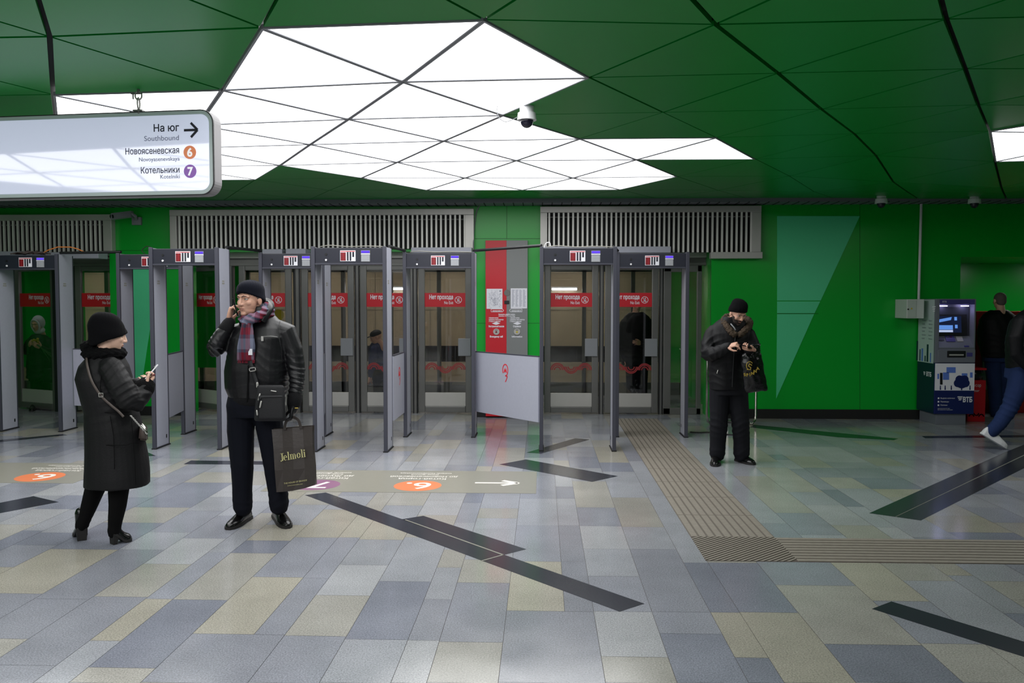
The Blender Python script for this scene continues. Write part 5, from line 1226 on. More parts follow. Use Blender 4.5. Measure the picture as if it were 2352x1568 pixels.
    def tubep(s, name, pts, r, m, parent=None, n=8, flat=None):
        b = newbm(); tube(b, [s.J(*p) for p in pts], r, n); return obj(name, b, m, parent or s.o, smooth=True)
def subset_free(o): return o
def smooth_path(P, n=6):
    P = [Vector(p) for p in P]; out = []
    for i in range(len(P)-1):
        p0, p1, p2, p3 = P[max(i-1, 0)], P[i], P[i+1], P[min(i+2, len(P)-1)]
        for s in range(n):
            t = s/n; out.append(.5*((2*p1)+(p2-p0)*t+(2*p0-5*p1+4*p2-p3)*t*t+(3*p1-p0-3*p2+p3)*t**3))
    return out+[P[-1]]
def ribbon(bm, pts, wdt, th, nrm):
    """flat strap along a path; nrm = outward direction per point"""
    P = smooth_path(pts); rings = []
    for i, p in enumerate(P):
        t = (P[min(i+1, len(P)-1)]-P[max(i-1, 0)]).normalized(); n = Vector(nrm); n = (n-t*n.dot(t)).normalized(); q = t.cross(n)
        rings.append([p+q*wdt/2+n*th/2, p-q*wdt/2+n*th/2, p-q*wdt/2-n*th/2, p+q*wdt/2-n*th/2])
    loft(bm, rings)
def phone(c, up, face, label, w_=.07, h=.142, th=.009, body='phone_glass'):
    up = Vector(up).normalized(); f = Vector(face); f = (f-up*f.dot(up)).normalized(); r = up.cross(f); T = Matrix((r, f, up)).transposed().to_4x4(); T.translation = c
    t = thing('smartphone', label, 'phone', c)
    b = newbm(); box(b, -w_/2, w_/2, -th/2, th/2, -h/2, h/2, .004); bmesh.ops.transform(b, matrix=T, verts=b.verts); obj('case', b, M[body], t)
    b = newbm(); box(b, -w_/2+.004, w_/2-.004, th/2-.001, th/2+.0008, -h/2+.016, h/2-.016); bmesh.ops.transform(b, matrix=T, verts=b.verts); obj('screen', b, M['phone_glass'], t)
    return t
# ---------------------------------------------------------------- man on the phone
f = Fig('person in a black leather jacket and plaid scarf, phone at ear, shopping bag in hand', 6.1, (600, 1203)); f.start()
TOR = [(590, 924, 60, .125, 0), (590, 912, 64, .14, 0), (589, 890, 73, .155, 0), (589, 850, 73, .158, 0), (592, 810, 70, .15, 0), (596, 775, 69, .14, 0), (599, 752, 60, .118, .01), (600, 735, 42, .095, .02), (600, 720, 27, .08, .02), (600, 703, 22, .075, .02)]
RA = [(562, 764, .01, .085), (538, 769, 0, .078), (510, 787, -.04, .07), (491, 801, -.09, .066), (497, 792, -.11, .06), (512, 765, -.1, .053), (526, 742, -.08, .043)]
LA = [(634, 760, .01, .09), (658, 765, 0, .082), (674, 805, 0, .07), (681, 850, -.01, .063), (682, 885, -.04, .056), (676, 915, -.07, .05)]
RL = [(556, 925, 0, .108), (553, 990, 0, .099), (556, 1065, -.02, .084), (557, 1125, 0, .073), (557, 1158, 0, .07), (558, 1166, 0, .069)]
LL = [(612, 925, 0, .108), (621, 990, 0, .099), (632, 1065, -.02, .083), (638, 1125, 0, .073), (641, 1152, 0, .072), (641, 1160, 0, .071)]
f.head(575, 689, -.03, -25, 2, k=1.04)
f.body_core(TOR[1:], [(RA, .65), (LA, .65), ([(557, 930, 0, .1), (557, 1065, 0, .07), (558, 1150, 0, .05)], .9), ([(612, 930, 0, .1), (632, 1065, 0, .07), (641, 1145, 0, .05)], .9)])
wR = f.J(525, 736, -.07)
hand_prims(f.bm, hand_T(wR, (f.J(534, 697, -.05)-wR), (.93, .1, .12)), (40, 48, 52, 58), 40, 1, 1.0, .06)
o = f.finish_body('skin', .0034)
jk = f.garment('leather_jacket', M['leather'], TOR, [RA[:-1], LA], .0065, 4,
    folds([(f.J(681, 890), (.1, 0, 1), .12, .006, .034), (f.J(678, 850), (0, 0, 1), .1, .003, .05), (f.J(492, 800, -.09), (.5, 0, .6), .09, .004, .04), (f.J(540, 775), (.7, 0, -.5), .1, .005, .05), (f.J(590, 890), (.1, 0, 1), .13, .004, .07), (f.J(640, 830), (.6, 0, 1), .12, .005, .06)], .0035))
def ring_band(nm, fig, cx, y, hw, ry, h, m, dy=0, par=None, yaw=0):
    b = newbm(); c0 = fig.J(cx, y, dy); r = fig.wpx(hw)
    loft(b, [oval(c0+Vector((0, 0, z)), r*k, ry*k, 40, 2.3, radians(yaw)) for z, k in ((-h/2, .97), (-h*.3, 1.0), (h*.3, 1.01), (h/2, .99))]); return obj(nm, b, m, par or fig.o, smooth=True)
ring_band('ribbed_hem', f, 590, 919, 65, .142, .055, M['rib'], 0, jk)
b = newbm(); P, R = f.limb([(516, 758, -.092, .051), (521, 750, -.085, .048), (526, 741, -.078, .043)]); tube(b, P, R, 18); obj('ribbed_cuff', b, M['rib'], jk, smooth=True)
b = newbm(); P, R = f.limb([(678, 908, -.06, .053), (676, 922, -.075, .052), (674, 931, -.08, .046)]); tube(b, P, R, 18); obj('ribbed_cuff', b, M['rib'], jk, smooth=True)
b = newbm()     # standing collar, opened by the scarf
for q, pts in ((1, [(603, 738, -.12), (612, 722, -.1), (622, 704, -.04), (620, 694, .06), (606, 690, .11)]), (-1, [(566, 755, -.15), (556, 742, -.13), (556, 725, -.08), (562, 706, .02), (578, 694, .1)])):
    ribbon(b, [f.J(*p) for p in pts], .05, .014, (q*.6, -.7, .2))
obj('collar', b, M['leather'], jk, smooth=True)
f.tubep('pocket_zip', [(604, 773, -.166), (622, 772, -.158), (637, 774, -.146)], .0035, M['steel_dk'], jk)
b = newbm(); q = f.J(602.5, 776, -.17); box(b, q.x-.008, q.x+.008, q.y-.004, q.y+.004, q.z-.022, q.z+.012, .002); obj('zip_pull', b, M['steel'], jk)
f.tubep('seam', [(643, 738, -.06), (640, 752, -.1), (641, 775, -.128), (646, 800, -.125), (648, 830, -.12)], .003, M['leather'], jk)
f.tubep('front_zip', [(570, 840, -.166), (569, 870, -.17), (568, 900, -.162), (567, 922, -.148)], .005, M['rib'], jk)
tr = f.garment('trousers', M['navy_trousers'], [(585, 905, 60, .135, 0), (585, 930, 64, .14, 0), (585, 955, 62, .13, 0)], [RL, LL], .007, 4,
    folds([(f.J(557, 1155), (.3, 0, 1), .07, .003, .06), (f.J(641, 1148), (-.4, 0, 1), .08, .004, .06), (f.J(556, 1065), (.4, 0, 1), .09, .0025, .07), (f.J(632, 1065), (-.4, 0, 1), .09, .0025, .07), (f.J(585, 950), (.3, 0, 1), .12, .003, .06)], .0025))
shoe(f.o, atZ(572, 1189), atZ(524, 1217), M['shoe'], .052, .085, .21); shoe(f.o, atZ(634, 1185), atZ(661, 1214), M['shoe'], .052, .085, .21)
beanie(f.o, f.T, M['knit_navy'], 1.04, .0, .0, .02, .42)
hb = newbm()
for sg in (-1, 1): ellip(hb, f.T @ Vector((sg*.074, .012, .02)), (.012, .02, .022), f.T.to_3x3())
obj('grey_temple_hair', hb, M['stubble_hair'], f.o, smooth=True)
# scarf
def uvw(me, fn):
    a = me.attributes.new('uvw', 'FLOAT_VECTOR', 'POINT'); P = getco(me); a.data.foreach_set('vector', fn(P).astype(np.float32).ravel())
b = newbm(); rings = []
for i in range(20):
    t = i/19; y = 742+(828-742)*t; cx = 567-.0*t-3*t; hw = 12+8.5*min(1, t*1.6); c = f.J(cx, y, -.172+.0*t-.015*sin(pi*t))
    rings.append([c+Vector((f.wpx(hw)*cos(a), (.014+.007*sin(a*5+t*3))*sin(a)+.006*sin(cos(a)*7+1.2), 0)) for a in [2*pi*k/48 for k in range(48)]])
loft(b, rings)
me = evaluated(b, [('SMOOTH', dict(factor=.3, iterations=1))]); me.name = 'scarf'; me.polygons.foreach_set('use_smooth', [True]*len(me.polygons))
z0, z1, xm = f.J(567, 828).z, f.J(567, 742).z, f.J(567, 780).x
uvw(me, lambda P: np.stack([(P[:, 0]-xm)/.14+.5, (P[:, 2]-z0)/(z1-z0)*1.0, P[:, 1]], 1)); sc = link('scarf', me, M['plaid'], f.o)
b = newbm(); pts = []; c = f.J(592, 727, .0)
for k in range(25):
    a = 2*pi*k/24; pts.append(c+Vector((.098*cos(a), .098*sin(a)-.015, .03*cos(a)+.012*sin(a))))
tube(b, pts[:-1]+[pts[-1]], [(.03, .042)]*25, 14); pts2 = [f.J(560, 738, -.13), f.J(575, 737, -.165), f.J(592, 728, -.15), f.J(606, 715, -.1), f.J(612, 702, -.02)]; tube(b, smooth_path(pts2, 3), [(.03, .026)]*13, 12)
me = evaluated(b, [('REMESH', dict(mode='VOXEL', voxel_size=.006)), ('SMOOTH', dict(factor=.5, iterations=4))]); me.name = 'scarf_wrap'; P = getco(me); N = getno(me); setco(me, P+N*(.004*np.sin(P[:, 2]*170+P[:, 0]*60))[:, None]); me.polygons.foreach_set('use_smooth', [True]*len(me.polygons))
uvw(me, lambda P: np.stack([P[:, 2]*6.5+P[:, 0]*2.0, np.arctan2(P[:, 1]-c.y, P[:, 0]-c.x)*.5+.3, P[:, 1]], 1)); link('scarf_wrap', me, M['plaid'], sc)
b = newbm()
for k in range(15): x = 548+k*2.6; tube(b, [f.J(x, 827, -.176), f.J(x+random.uniform(-1, 1), 833, -.178)], .0032, 6)
obj('fringe', b, M['plaid'], sc)
b = newbm(); q = f.J(575, 808, -.2); box(b, q.x-.014, q.x+.014, q.y-.002, q.y+.002, q.z-.022, q.z+.022); obj('white_label', b, M['paper'], sc)
# glove holding the bag
b = newbm(); wL = f.J(674, 930, -.085); hand_prims(b, hand_T(wL, (-.14, -.1, -1), (-.75, -.1, 0)), (62, 68, 70, 72), 55, 1, 1.12, .03); P, R = f.limb([(675, 922, -.08, .043), (674, 932, -.083, .042), (673, 940, -.085, .038)]); tube(b, P, R, 14)
gl = solid('glove', b, .0045, M['leather'], f.o, 3)
f.tubep('glove_snap', [(678, 937, -.125), (684, 937, -.12)], .004, M['gold2'], gl)
phone(f.J(541, 706, -.06), (f.J(538, 690)-f.J(547, 724)), (.93, .3, .1), 'black smartphone held to the ear of the man in the leather jacket', .066, .135)
# brown shopping bag
yb = 5.99; BP = lambda px, py, dy=0: atY(px, py, yb+dy)
bag = thing('shopping_bag', 'dark brown paper shopping bag with gold Jelmoli lettering held by the man', 'shopping bag', BP(680, 1130))
b = newbm(); TOPZ = BP(671, 982)
fr_ = [[(635, 1130), (650, 1129), (672, 1127), (700, 1121), (724, 1113)], [(631, 1080), (650, 1079), (674, 1078), (700, 1075), (722, 1070)], [(628, 1030), (650, 1029), (674, 1028), (698, 1026), (718, 1023)], [(624, 986), (648, 984), (671, 982), (695, 980), (718, 978)]]
V = []
for r, row in enumerate(fr_):
    dpt = (.12, .11, .07, .025)[r]; fr2 = [BP(x, y, -dpt/2+(.012 if (i % 2) else -.004)*(r > 0)) for i, (x, y) in enumerate(row)]; bk = [BP(x+4, y-2, dpt/2) for x, y in row][::-1]
    mids = [(fr2[-1]+bk[0])/2+Vector((-.018 if r > 0 else 0, 0, 0))], [(bk[-1]+fr2[0])/2+Vector((.018 if r > 0 else 0, 0, 0))]
    V.append([b.verts.new(p) for p in fr2+mids[0]+bk+mids[1]])
for a, c in zip(V, V[1:]):
    n = len(a)
    for k in range(n): b.faces.new((a[k], a[(k+1) % n], c[(k+1) % n], c[k]))
b.faces.new(V[0][::-1]); sb = obj('bag_body', b, M['brown_bag'], bag)
for dy, nm in ((-.018, 'handle'), (.02, 'handle')):
    b = newbm(); ribbon(b, [BP(654, 987, dy), BP(655, 975, dy), BP(660, 964, dy), BP(672, 958, dy*.4), BP(684, 963, dy), BP(689, 974, dy), BP(691, 984, dy)], .02, .003, (0, -1, 0)); obj(nm, b, M['brown_bag'], bag)
# serif lettering, drawn stroke by stroke: thick stems, hairline serifs
LT = {'J': (.42, [('s', .24, 0, .16, 1.0), ('h', .1, 1.0, .46), ('c', .12, .02, .09)]), 'l': (.3, [('s', .08, 0, .15, 1.06), ('h', .0, 0, .3), ('h', .0, 1.06, .16)]), 'i': (.3, [('s', .08, 0, .15, .68), ('h', .0, 0, .3), ('h', .0, .68, .16), ('c', .155, .9, .1)]),
 'm': (.92, [('s', .08, 0, .15, .68), ('s', .38, 0, .15, .55), ('s', .68, 0, .15, .55), ('h', .0, 0, .29), ('h', .32, 0, .28), ('h', .62, 0, .28), ('h', .0, .68, .16), ('a', .305, .5, .16), ('a', .605, .5, .16)]), 'o': (.58, [('o', .28, .34, .26, .35)]), 'e': (.54, [('e', .27, .34, .25, .35)])}
def serif_word(parent, word, org, right, up, hgt, m):
    b = newbm(); r, u = Vector(right), Vector(up); nrm = r.normalized().cross(u.normalized()); x0 = 0
    P = lambda x, y: org+r*((x0+x)*hgt)+u*(y*hgt)
    def poly(pts): b.faces.new([b.verts.new(P(*q)) for q in pts])
    def strip(outer, inner):
        for k in range(len(outer)-1): poly([outer[k], outer[k+1], inner[k+1], inner[k]])
    for ch in word:
        w_, st = LT[ch]
        for q in st:
            if q[0] == 's': poly([(q[1], q[2]), (q[1]+q[3], q[2]), (q[1]+q[3], q[4]), (q[1], q[4])])
            elif q[0] == 'h': poly([(q[1], q[2]-.02), (q[1]+q[3], q[2]-.02), (q[1]+q[3], q[2]+.02), (q[1], q[2]+.02)])
            elif q[0] == 'c': poly([(q[1]+q[3]*cos(2*pi*k/14), q[2]+q[3]*sin(2*pi*k/14)) for k in range(14)])
            elif q[0] == 'a': A = [pi*k/8 for k in range(9)]; strip([(q[1]+q[3]*cos(t), q[2]+.19*sin(t)) for t in A], [(q[1]+q[3]*.8*cos(t)-.01, q[2]+.13*sin(t)) for t in A])
            else:
                e = q[0] == 'e'; A = [radians(d) for d in range(0 if e else 0, (322 if e else 361), 14)]
                strip([(q[1]+q[3]*cos(t), q[2]+q[4]*sin(t)) for t in A], [(q[1]+q[3]*.42*cos(t), q[2]+q[4]*.86*sin(t)) for t in A])
                if e: poly([(q[1]-.12, q[2]-.015), (q[1]+q[3], q[2]-.015), (q[1]+q[3], q[2]+.035), (q[1]-.12, q[2]+.035)])
        x0 += w_+.03
    o = obj('lettering', b, m, parent, fix=False)
    if o.data.polygons[0].normal.dot(nrm) < 0: o.data.flip_normals()
A, B = BP(644, 1059, -.055), BP(705, 1048, -.055); r = (B-A); serif_word(sb, 'Jelmoli', A, r.normalized(), (BP(641, 1030, -.05)-BP(644, 1059, -.055)).normalized(), r.length/3.7, M['gold'])
A, B = BP(652, 1112, -.071), BP(705, 1104, -.071); text('lettering', 'THE HOUSE OF BRANDS', A, .016, M['gold'], sb, B-A, (0, 0, 1), width=(B-A).length)
A, B = BP(660, 1116.5, -.073), BP(695, 1112, -.073); text('lettering', 'ZÜRICH SWITZERLAND', A, .009, M['gold'], sb, B-A, (0, 0, 1), width=(B-A).length)
# messenger bag
mb = thing('messenger_bag', 'black canvas messenger bag hanging on the hip of the man on the phone', 'bag', f.J(625, 965, -.21))
def rbox(nm, x0, x1, y0, y1, d0, d1, m, par, bev=.02, skew=5):
    b = newbm(); P = [(x0, y1), (x1, y1), (x1-skew, y0), (x0+skew+3, y0)]
    a = [f.J(x, y, d0) for x, y in P]; c = [f.J(x, y, d1) for x, y in P]; v = [b.verts.new(p) for p in a+c]
    for q in ((0,1,2,3),(7,6,5,4),(0,4,5,1),(1,5,6,2),(2,6,7,3),(3,7,4,0)): b.faces.new([v[i] for i in q])
    bmesh.ops.bevel(b, geom=list(b.edges), offset=bev, segments=3, profile=.6, affect='EDGES'); return obj(nm, b, m, par, smooth=True)
bb = rbox('body', 583, 657, 884, 967, -.25, -.165, M['canvas'], mb, .022, 4)
pk = rbox('front_pocket', 588, 652, 908, 962, -.278, -.245, M['canvas'], mb, .014, 3)
f.tubep('pocket_piping', [(592, 958, -.28), (592, 925, -.283), (600, 912, -.283), (648, 910, -.28)], .004, M['black'], pk)
for pts in ([(597, 905, -.262), (594, 918, -.268)], [(600, 922, -.285), (597, 935, -.287)], [(590, 943, -.284), (591, 952, -.284)]): f.tubep('zip_pull', pts, .006, M['steel'], bb)
f.tubep('metal_badge', [(623, 897, -.256), (634, 899, -.256)], .004, M['steel'], bb)
b = newbm(); ribbon(b, [f.J(592, 890, -.2), f.J(585, 868, -.19), f.J(579, 848, -.188), f.J(574, 828, -.178), f.J(572, 800, -.165)], .032, .004, (0, -1, 0)); stp = obj('strap', b, M['canvas'], mb, smooth=True)
b = newbm(); q = f.J(580, 848, -.196)
for x0, x1, z0, z1 in ((-.024, .024, .009, .014), (-.024, .024, -.014, -.009), (-.024, -.019, -.014, .014), (.019, .024, -.014, .014)): box(b, q.x+x0, q.x+x1, q.y-.003, q.y+.003, q.z+z0, q.z+z1)
bmesh.ops.rotate(b, cent=q, matrix=Matrix.Rotation(-.18, 3, 'Y'), verts=b.verts); obj('buckle', b, M['steel'], stp)
b = newbm(); q = f.J(591, 884, -.205); tube(b, [q+Vector((0, 0, .014)), q-Vector((0, 0, .014))], .008, 10); obj('swivel_clip', b, M['steel'], stp)
# ---------------------------------------------------------------- woman with the white phone
f = Fig('person in a long black coat and knit hat, seen from behind, reading a white phone', 5.6, (250, 1243)); f.start()
TOR = [(270, 1113, 71, .2, 0), (269, 1090, 70, .2, 0), (266, 1040, 66, .19, 0), (262, 985, 63, .18, 0), (256, 945, 57, .17, 0), (246, 905, 56, .175, 0), (240, 868, 58, .18, 0), (240, 840, 51, .16, 0), (242, 822, 40, .13, .0), (245, 806, 28, .1, 0)]
RA = [(255, 848, -.1, .085), (279, 890, -.15, .083), (298, 922, -.15, .08), (308, 924, -.12, .076), (322, 905, -.06, .068), (331, 890, -.02, .06)]
LA = [(250, 848, .14, .08), (285, 905, .2, .075), (300, 912, .18, .07), (314, 885, .05, .055)]
RL = [(272, 1060, -.05, .085), (273, 1115, -.05, .07), (270, 1160, -.05, .058), (264, 1205, -.04, .044), (262, 1222, -.04, .044)]
LL = [(232, 1060, .08, .085), (221, 1115, .08, .07), (209, 1150, .07, .058), (195, 1188, .05, .046), (188, 1206, .04, .046)]
f.head(254, 771, -.02, 122, 9, k=.95, female=True, ears=False)
f.body_core(TOR, [(RA, .6), (LA, .6), (RL, .9), (LL, .9)])
wR = f.J(331, 889, -.02); TH_ = hand_T(wR, f.J(352, 867, .03)-wR, (-.62, -.3, .7)); hand_prims(f.bm, TH_, (58, 60, 62, 66), 48, 1, .92, .04)
wL = f.J(313, 886, .05); hand_prims(f.bm, hand_T(wL, (.75, -.3, .35), (-.1, .2, 1)), (60, 62, 64, 66), 45, -1, .85, .04)
f.finish_body('skin_pale', .0036)
fd = folds([(f.J(290, 915, -.16), (.4, 0, -1), .12, .005, .055), (f.J(318, 905, -.08), (.7, 0, -.4), .08, .004, .045), (f.J(252, 945), (.1, 0, 1), .12, .004, .06), (f.J(265, 860, -.12), (.6, 0, -.6), .1, .004, .06)], .005, .8)
ct = f.garment('coat', M['suede'], TOR, [RA, LA], .0065, 4, fd, yaw=0)
def seam(pts, par=ct, r=.0035, m=None): f.tubep('seam', pts, r, m or M['leggings'], par, 6)
def coat_y(px, py):     # front surface depth of the coat
    for (c0, y0, h0, r0, d0), (c1, y1, h1, r1, d1) in zip(TOR, TOR[1:]):
        if y1 <= py <= y0:
            t = (py-y0)/(y1-y0); cx, hw, ry = c0+(c1-c0)*t, h0+(h1-h0)*t, r0+(r1-r0)*t; q = max(-.97, min(.97, (px-cx)/hw)); return -ry*(1-abs(q)**2.3)**(1/2.3)-.001
    return -.15
for xs in ([(216, 1112), (219, 1060), (218, 1000), (214, 950), (206, 900)], [(262, 1114), (263, 1060), (261, 1000), (253, 955)], [(312, 1112), (310, 1060), (305, 1000), (302, 965)]): seam(smooth_path([f.J(x, y, coat_y(x, y)) for x, y in xs], 3)) if False else f.tubep('seam', [(x, y, coat_y(x, y)) for x, y in xs], .0022, M['leggings'], ct, 6)
f.tubep('seam', [(x, 1018+(4 if 230 < x < 300 else 0), coat_y(x, 1018)) for x in range(204, 330, 8)], .0022, M['leggings'], ct, 6)
f.tubep('seam', [(x, 948-(x-200)*.02, coat_y(x, 946)) for x in range(202, 300, 8)], .0022, M['leggings'], ct, 6)
f.tubep('seam', [(240, 846, -.168), (232, 868, -.178), (230, 890, -.178), (236, 915, -.172)], .0022, M['leggings'], ct, 6)
b = newbm(); ellip(b, f.J(240, 812, 0), (.145, .145, .06)); ellip(b, f.J(212, 795, -.02), (.07, .1, .045)); ellip(b, f.J(262, 846, .0), (.075, .12, .05)); ellip(b, f.J(275, 856, .02), (.045, .08, .06))
solid('fur_collar', b, .007, M['black_fur'], ct, 3, lambda P: .006*np.sin(P[:, 0]*120+3*np.sin(P[:, 2]*90))*np.sin(P[:, 2]*110+P[:, 1]*70))
b = newbm(); P, R = f.limb([(325, 900, -.045, .068), (333, 888, -.015, .067)]); tube(b, P, R, 18); obj('fur_cuff', b, M['black_fur'], ct, smooth=True)
lg = f.garment('leggings', M['leggings'], (), [RL, LL], .006, 4, folds([(f.J(263, 1212), (.3, 0, 1), .06, .002, .04), (f.J(202, 1196, .1), (.3, 0, 1), .06, .002, .04)], .0015))
beanie(f.o, f.T @ Matrix.Rotation(radians(-6), 4, 'X'), M['knit_black'], 1.08, .045, .028, -.018, .42)
hd, tt = atZ(256, 1250), atZ(301, 1240); shoe(f.o, hd, tt, M['shoe'], .046, .085, .12, 0, .075, 'ankle_boot')
hd, tt = atZ(189, 1242), atZ(178, 1214); shoe(f.o, hd, hd+(tt-hd).normalized()*.24, M['shoe'], .046, .085, .12, 0, .075, 'ankle_boot')
phone(TH_ @ Vector((.0, -.036, .1)), TH_.to_3x3() @ Vector((-.1, -.05, 1)), TH_.to_3x3() @ Vector((0, -1, 0)), 'white smartphone in the hand of the woman in the long coat', .067, .138, .009, 'phone_white')
f.tubep('nail', [(352, 862, -.02), (355, 860, -.015)], .006, M['nail'])
hbag = thing('handbag', 'small taupe shoulder bag with chain at the side of the woman in the long coat', 'handbag', f.J(331, 1012, .0))
b = newbm()
P = [(318, 1010), (340, 1012), (338, 976), (322, 972)]
a = [f.J(x, y, -.06) for x, y in P]; c = [f.J(x, y, .1) for x, y in P]; v = [b.verts.new(p) for p in a+c]
for q in ((0,1,2,3),(7,6,5,4),(0,4,5,1),(1,5,6,2),(2,6,7,3),(3,7,4,0)): b.faces.new([v[i] for i in q])
bmesh.ops.bevel(b, geom=list(b.edges), offset=.01, segments=2, affect='EDGES'); obj('body', b, M['taupe'], hbag, smooth=True)
b = newbm(); ribbon(b, [f.J(199, 815, coat_y(205, 820)-.06), f.J(200, 838, coat_y(203, 838)-.045), f.J(211, 875, coat_y(214, 875)-.025), f.J(232, 908, coat_y(232, 908)-.014), f.J(255, 930, coat_y(255, 930)-.014), f.J(272, 944, -.2), f.J(284, 957, -.2)], .016, .004, (0, -1, 0)); stp = obj('strap', b, M['taupe'], hbag, smooth=True)
b = newbm(); q = f.J(232, 907, coat_y(232, 907)-.022); tube(b, [q+Vector((-.014, 0, .012)), q+Vector((.014, 0, .012)), q+Vector((.014, 0, -.012)), q+Vector((-.014, 0, -.012)), q+Vector((-.014, 0, .012))], .003, 6); obj('buckle', b, M['steel'], stp)
b = newbm()
for k in range(16):
    t = k/15; q = f.J(301+t*30, 955+t*34, -.19+t*.12); ellip(b, q, (.009, .006, .005), Matrix.Rotation(radians(60 if k % 2 else 20), 3, 'Y'), 10, 6)
obj('chain', b, M['steel'], hbag, smooth=True)
b = newbm(); tube(b, [f.J(326, 976, -.065), f.J(333, 985, -.07), f.J(336, 994, -.068)], .012, 8); obj('clasp', b, M['chrome'], hbag, smooth=True)
# ---------------------------------------------------------------- man reading his phone, plastic bag on the wrist
f = Fig('person in padded black jacket with brown fur collar and knit hat, typing on phone', 8.65, (1678, 1062)); f.start()
TOR = [(1668, 893, 37, .16, 0), (1668, 880, 38, .165, 0), (1667, 850, 37, .165, 0), (1668, 815, 40, .17, 0), (1671, 785, 45, .165, 0), (1674, 765, 47, .15, 0), (1676, 750, 43, .13, .01), (1680, 737, 30, .11, .0), (1684, 727, 22, .09, -.02)]
RA = [(1638, 765, 0, .085), (1629, 790, -.04, .085), (1627, 812, -.12, .08), (1640, 812, -.2, .072), (1660, 803, -.28, .06), (1672, 797, -.32, .05)]
LA = [(1716, 768, 0, .08), (1727, 792, -.05, .078), (1731, 808, -.12, .072), (1726, 806, -.22, .062), (1718, 801, -.31, .05)]
RL = [(1654, 895, 0, .112), (1652, 930, 0, .103), (1651, 975, -.02, .09), (1649, 1015, 0, .082), (1648, 1036, 0, .083), (1648, 1042, 0, .082)]
LL = [(1692, 895, 0, .112), (1697, 930, 0, .103), (1701, 975, -.02, .09), (1703, 1015, 0, .082), (1703, 1036, 0, .083), (1703, 1042, 0, .082)]
f.head(1694, 720, -.1, 22, 26, k=.95)
f.body_core(TOR, [(RA, .6), (LA, .6), (RL, .75), (LL, .75)])
wR = f.J(1673, 795, -.33); hand_prims(f.bm, hand_T(wR, f.J(1703, 787, -.42)-wR, (.1, .5, -.8)), (40, 66, 72, 76), 42, -1, .95, .05)
wL = f.J(1726, 803, -.31); TH_ = hand_T(wL, f.J(1698, 800, -.42)-wL, (-.1, -.25, 1)); hand_prims(f.bm, TH_, (46, 48, 50, 52), 40, -1, 1.0, .05)
f.finish_body('skin', .004, beard=True)
fd = folds([(f.J(1630, 805, -.12), (.5, 0, -1), .14, .006, .06), (f.J(1650, 808, -.25), (1, 0, .2), .1, .004, .055), (f.J(1668, 870), (.15, 0, 1), .18, .005, .075), (f.J(1727, 800, -.15), (0, 0, 1), .1, .005, .05)], .005)
jk = f.garment('padded_jacket', M['nylon'], TOR, [RA, LA], .0075, 4, fd)
b = newbm(); P = [f.J(*q) for q in ((1701, 768, -.18), (1716, 754, -.13), (1723, 742, -.02), (1714, 732, .1), (1690, 727, .14), (1669, 728, .08), (1662, 738, -.04), (1672, 752, -.14), (1686, 768, -.19))]
tube(b, smooth_path(P, 3), .032, 14); solid('fur_collar', b, .007, M['brown_fur'], jk, 2, lambda P: .008*np.sin(P[:, 0]*130+4*np.sin(P[:, 2]*80))*np.sin(P[:, 2]*120+P[:, 1]*90))
f.tubep('shirt_edge', [(1679, 744, -.2), (1686, 752, -.2), (1689, 757, -.19)], .006, M['paper2'], jk)
f.tubep('front_zip', [(1690, 762, -.19), (1687, 800, -.185), (1684, 845, -.178), (1682, 888, -.175)], .006, M['black'], jk)
f.tubep('pocket_zip_pull', [(1649, 850, -.15), (1647, 857, -.152)], .005, M['steel'], jk)
tr = f.garment('jeans', M['jeans_dark'], [(1672, 880, 37, .14, 0), (1673, 905, 39, .145, 0)], [RL, LL], .0075, 4, folds([(f.J(1648, 1038), (.3, 0, 1), .08, .004, .06), (f.J(1703, 1038), (-.3, 0, 1), .08, .004, .06), (f.J(1651, 970), (.3, 0, 1), .12, .005, .06), (f.J(1701, 975), (-.3, 0, 1), .12, .005, .06)], .003))
shoe(f.o, atZ(1645, 1056), atZ(1642, 1072), M['shoe'], .052, .085, .12); shoe(f.o, atZ(1692, 1057), atZ(1732, 1068), M['shoe'], .052, .085, .12)
beanie(f.o, f.T, M['knit_black'], .96, .014, .0, .022, .4)
phone(TH_ @ Vector((.0, -.032, .1)), TH_.to_3x3() @ Vector((.5, -.1, 1)), TH_.to_3x3() @ Vector((0, -1, 0)), 'dark smartphone held flat by the bearded man in the padded jacket', .07, .145)
pb = thing('plastic_bag', 'crinkled black plastic carrier bag with gold print on the bearded man\'s wrist', 'carrier bag', f.J(1730, 900, -.3))
b = newbm(); rings = []
for i, (x0, x1, yl, yr, dp) in enumerate([(1712, 1763, 902, 897, .05), (1708, 1760, 880, 876, .06), (1704, 1756, 855, 851, .07), (1701, 1751, 832, 826, .07), (1702, 1746, 815, 808, .055), (1714, 1745, 803, 797, .035), (1727, 1745, 791, 788, .022)]):
    ring = []
    for k in range(40):
        a = 2*pi*k/40; u = .5+.5*cos(a); x = x0+(x1-x0)*u; y = yl+(yr-yl)*u; ring.append(f.J(x, y, -.25+dp*sin(a)*1.0))
    rings.append(ring)
loft(b, rings); me = evaluated(b, [('SUBSURF', dict(levels=2, render_levels=2, subdivision_type='SIMPLE')), ('SMOOTH', dict(factor=.5, iterations=3))]); me.name = 'bag_film'; P = getco(me); N = getno(me); x, y, z = P.T
setco(me, P+N*(.006*np.sin(x*55+z*22+2*np.sin(z*31+y*20))*np.sin(z*33-x*28)+.002*np.sin(x*120-z*90))[:, None]); me.polygons.foreach_set('use_smooth', [True]*len(me.polygons)); film = link('bag_film', me, M['plastic'], pb)
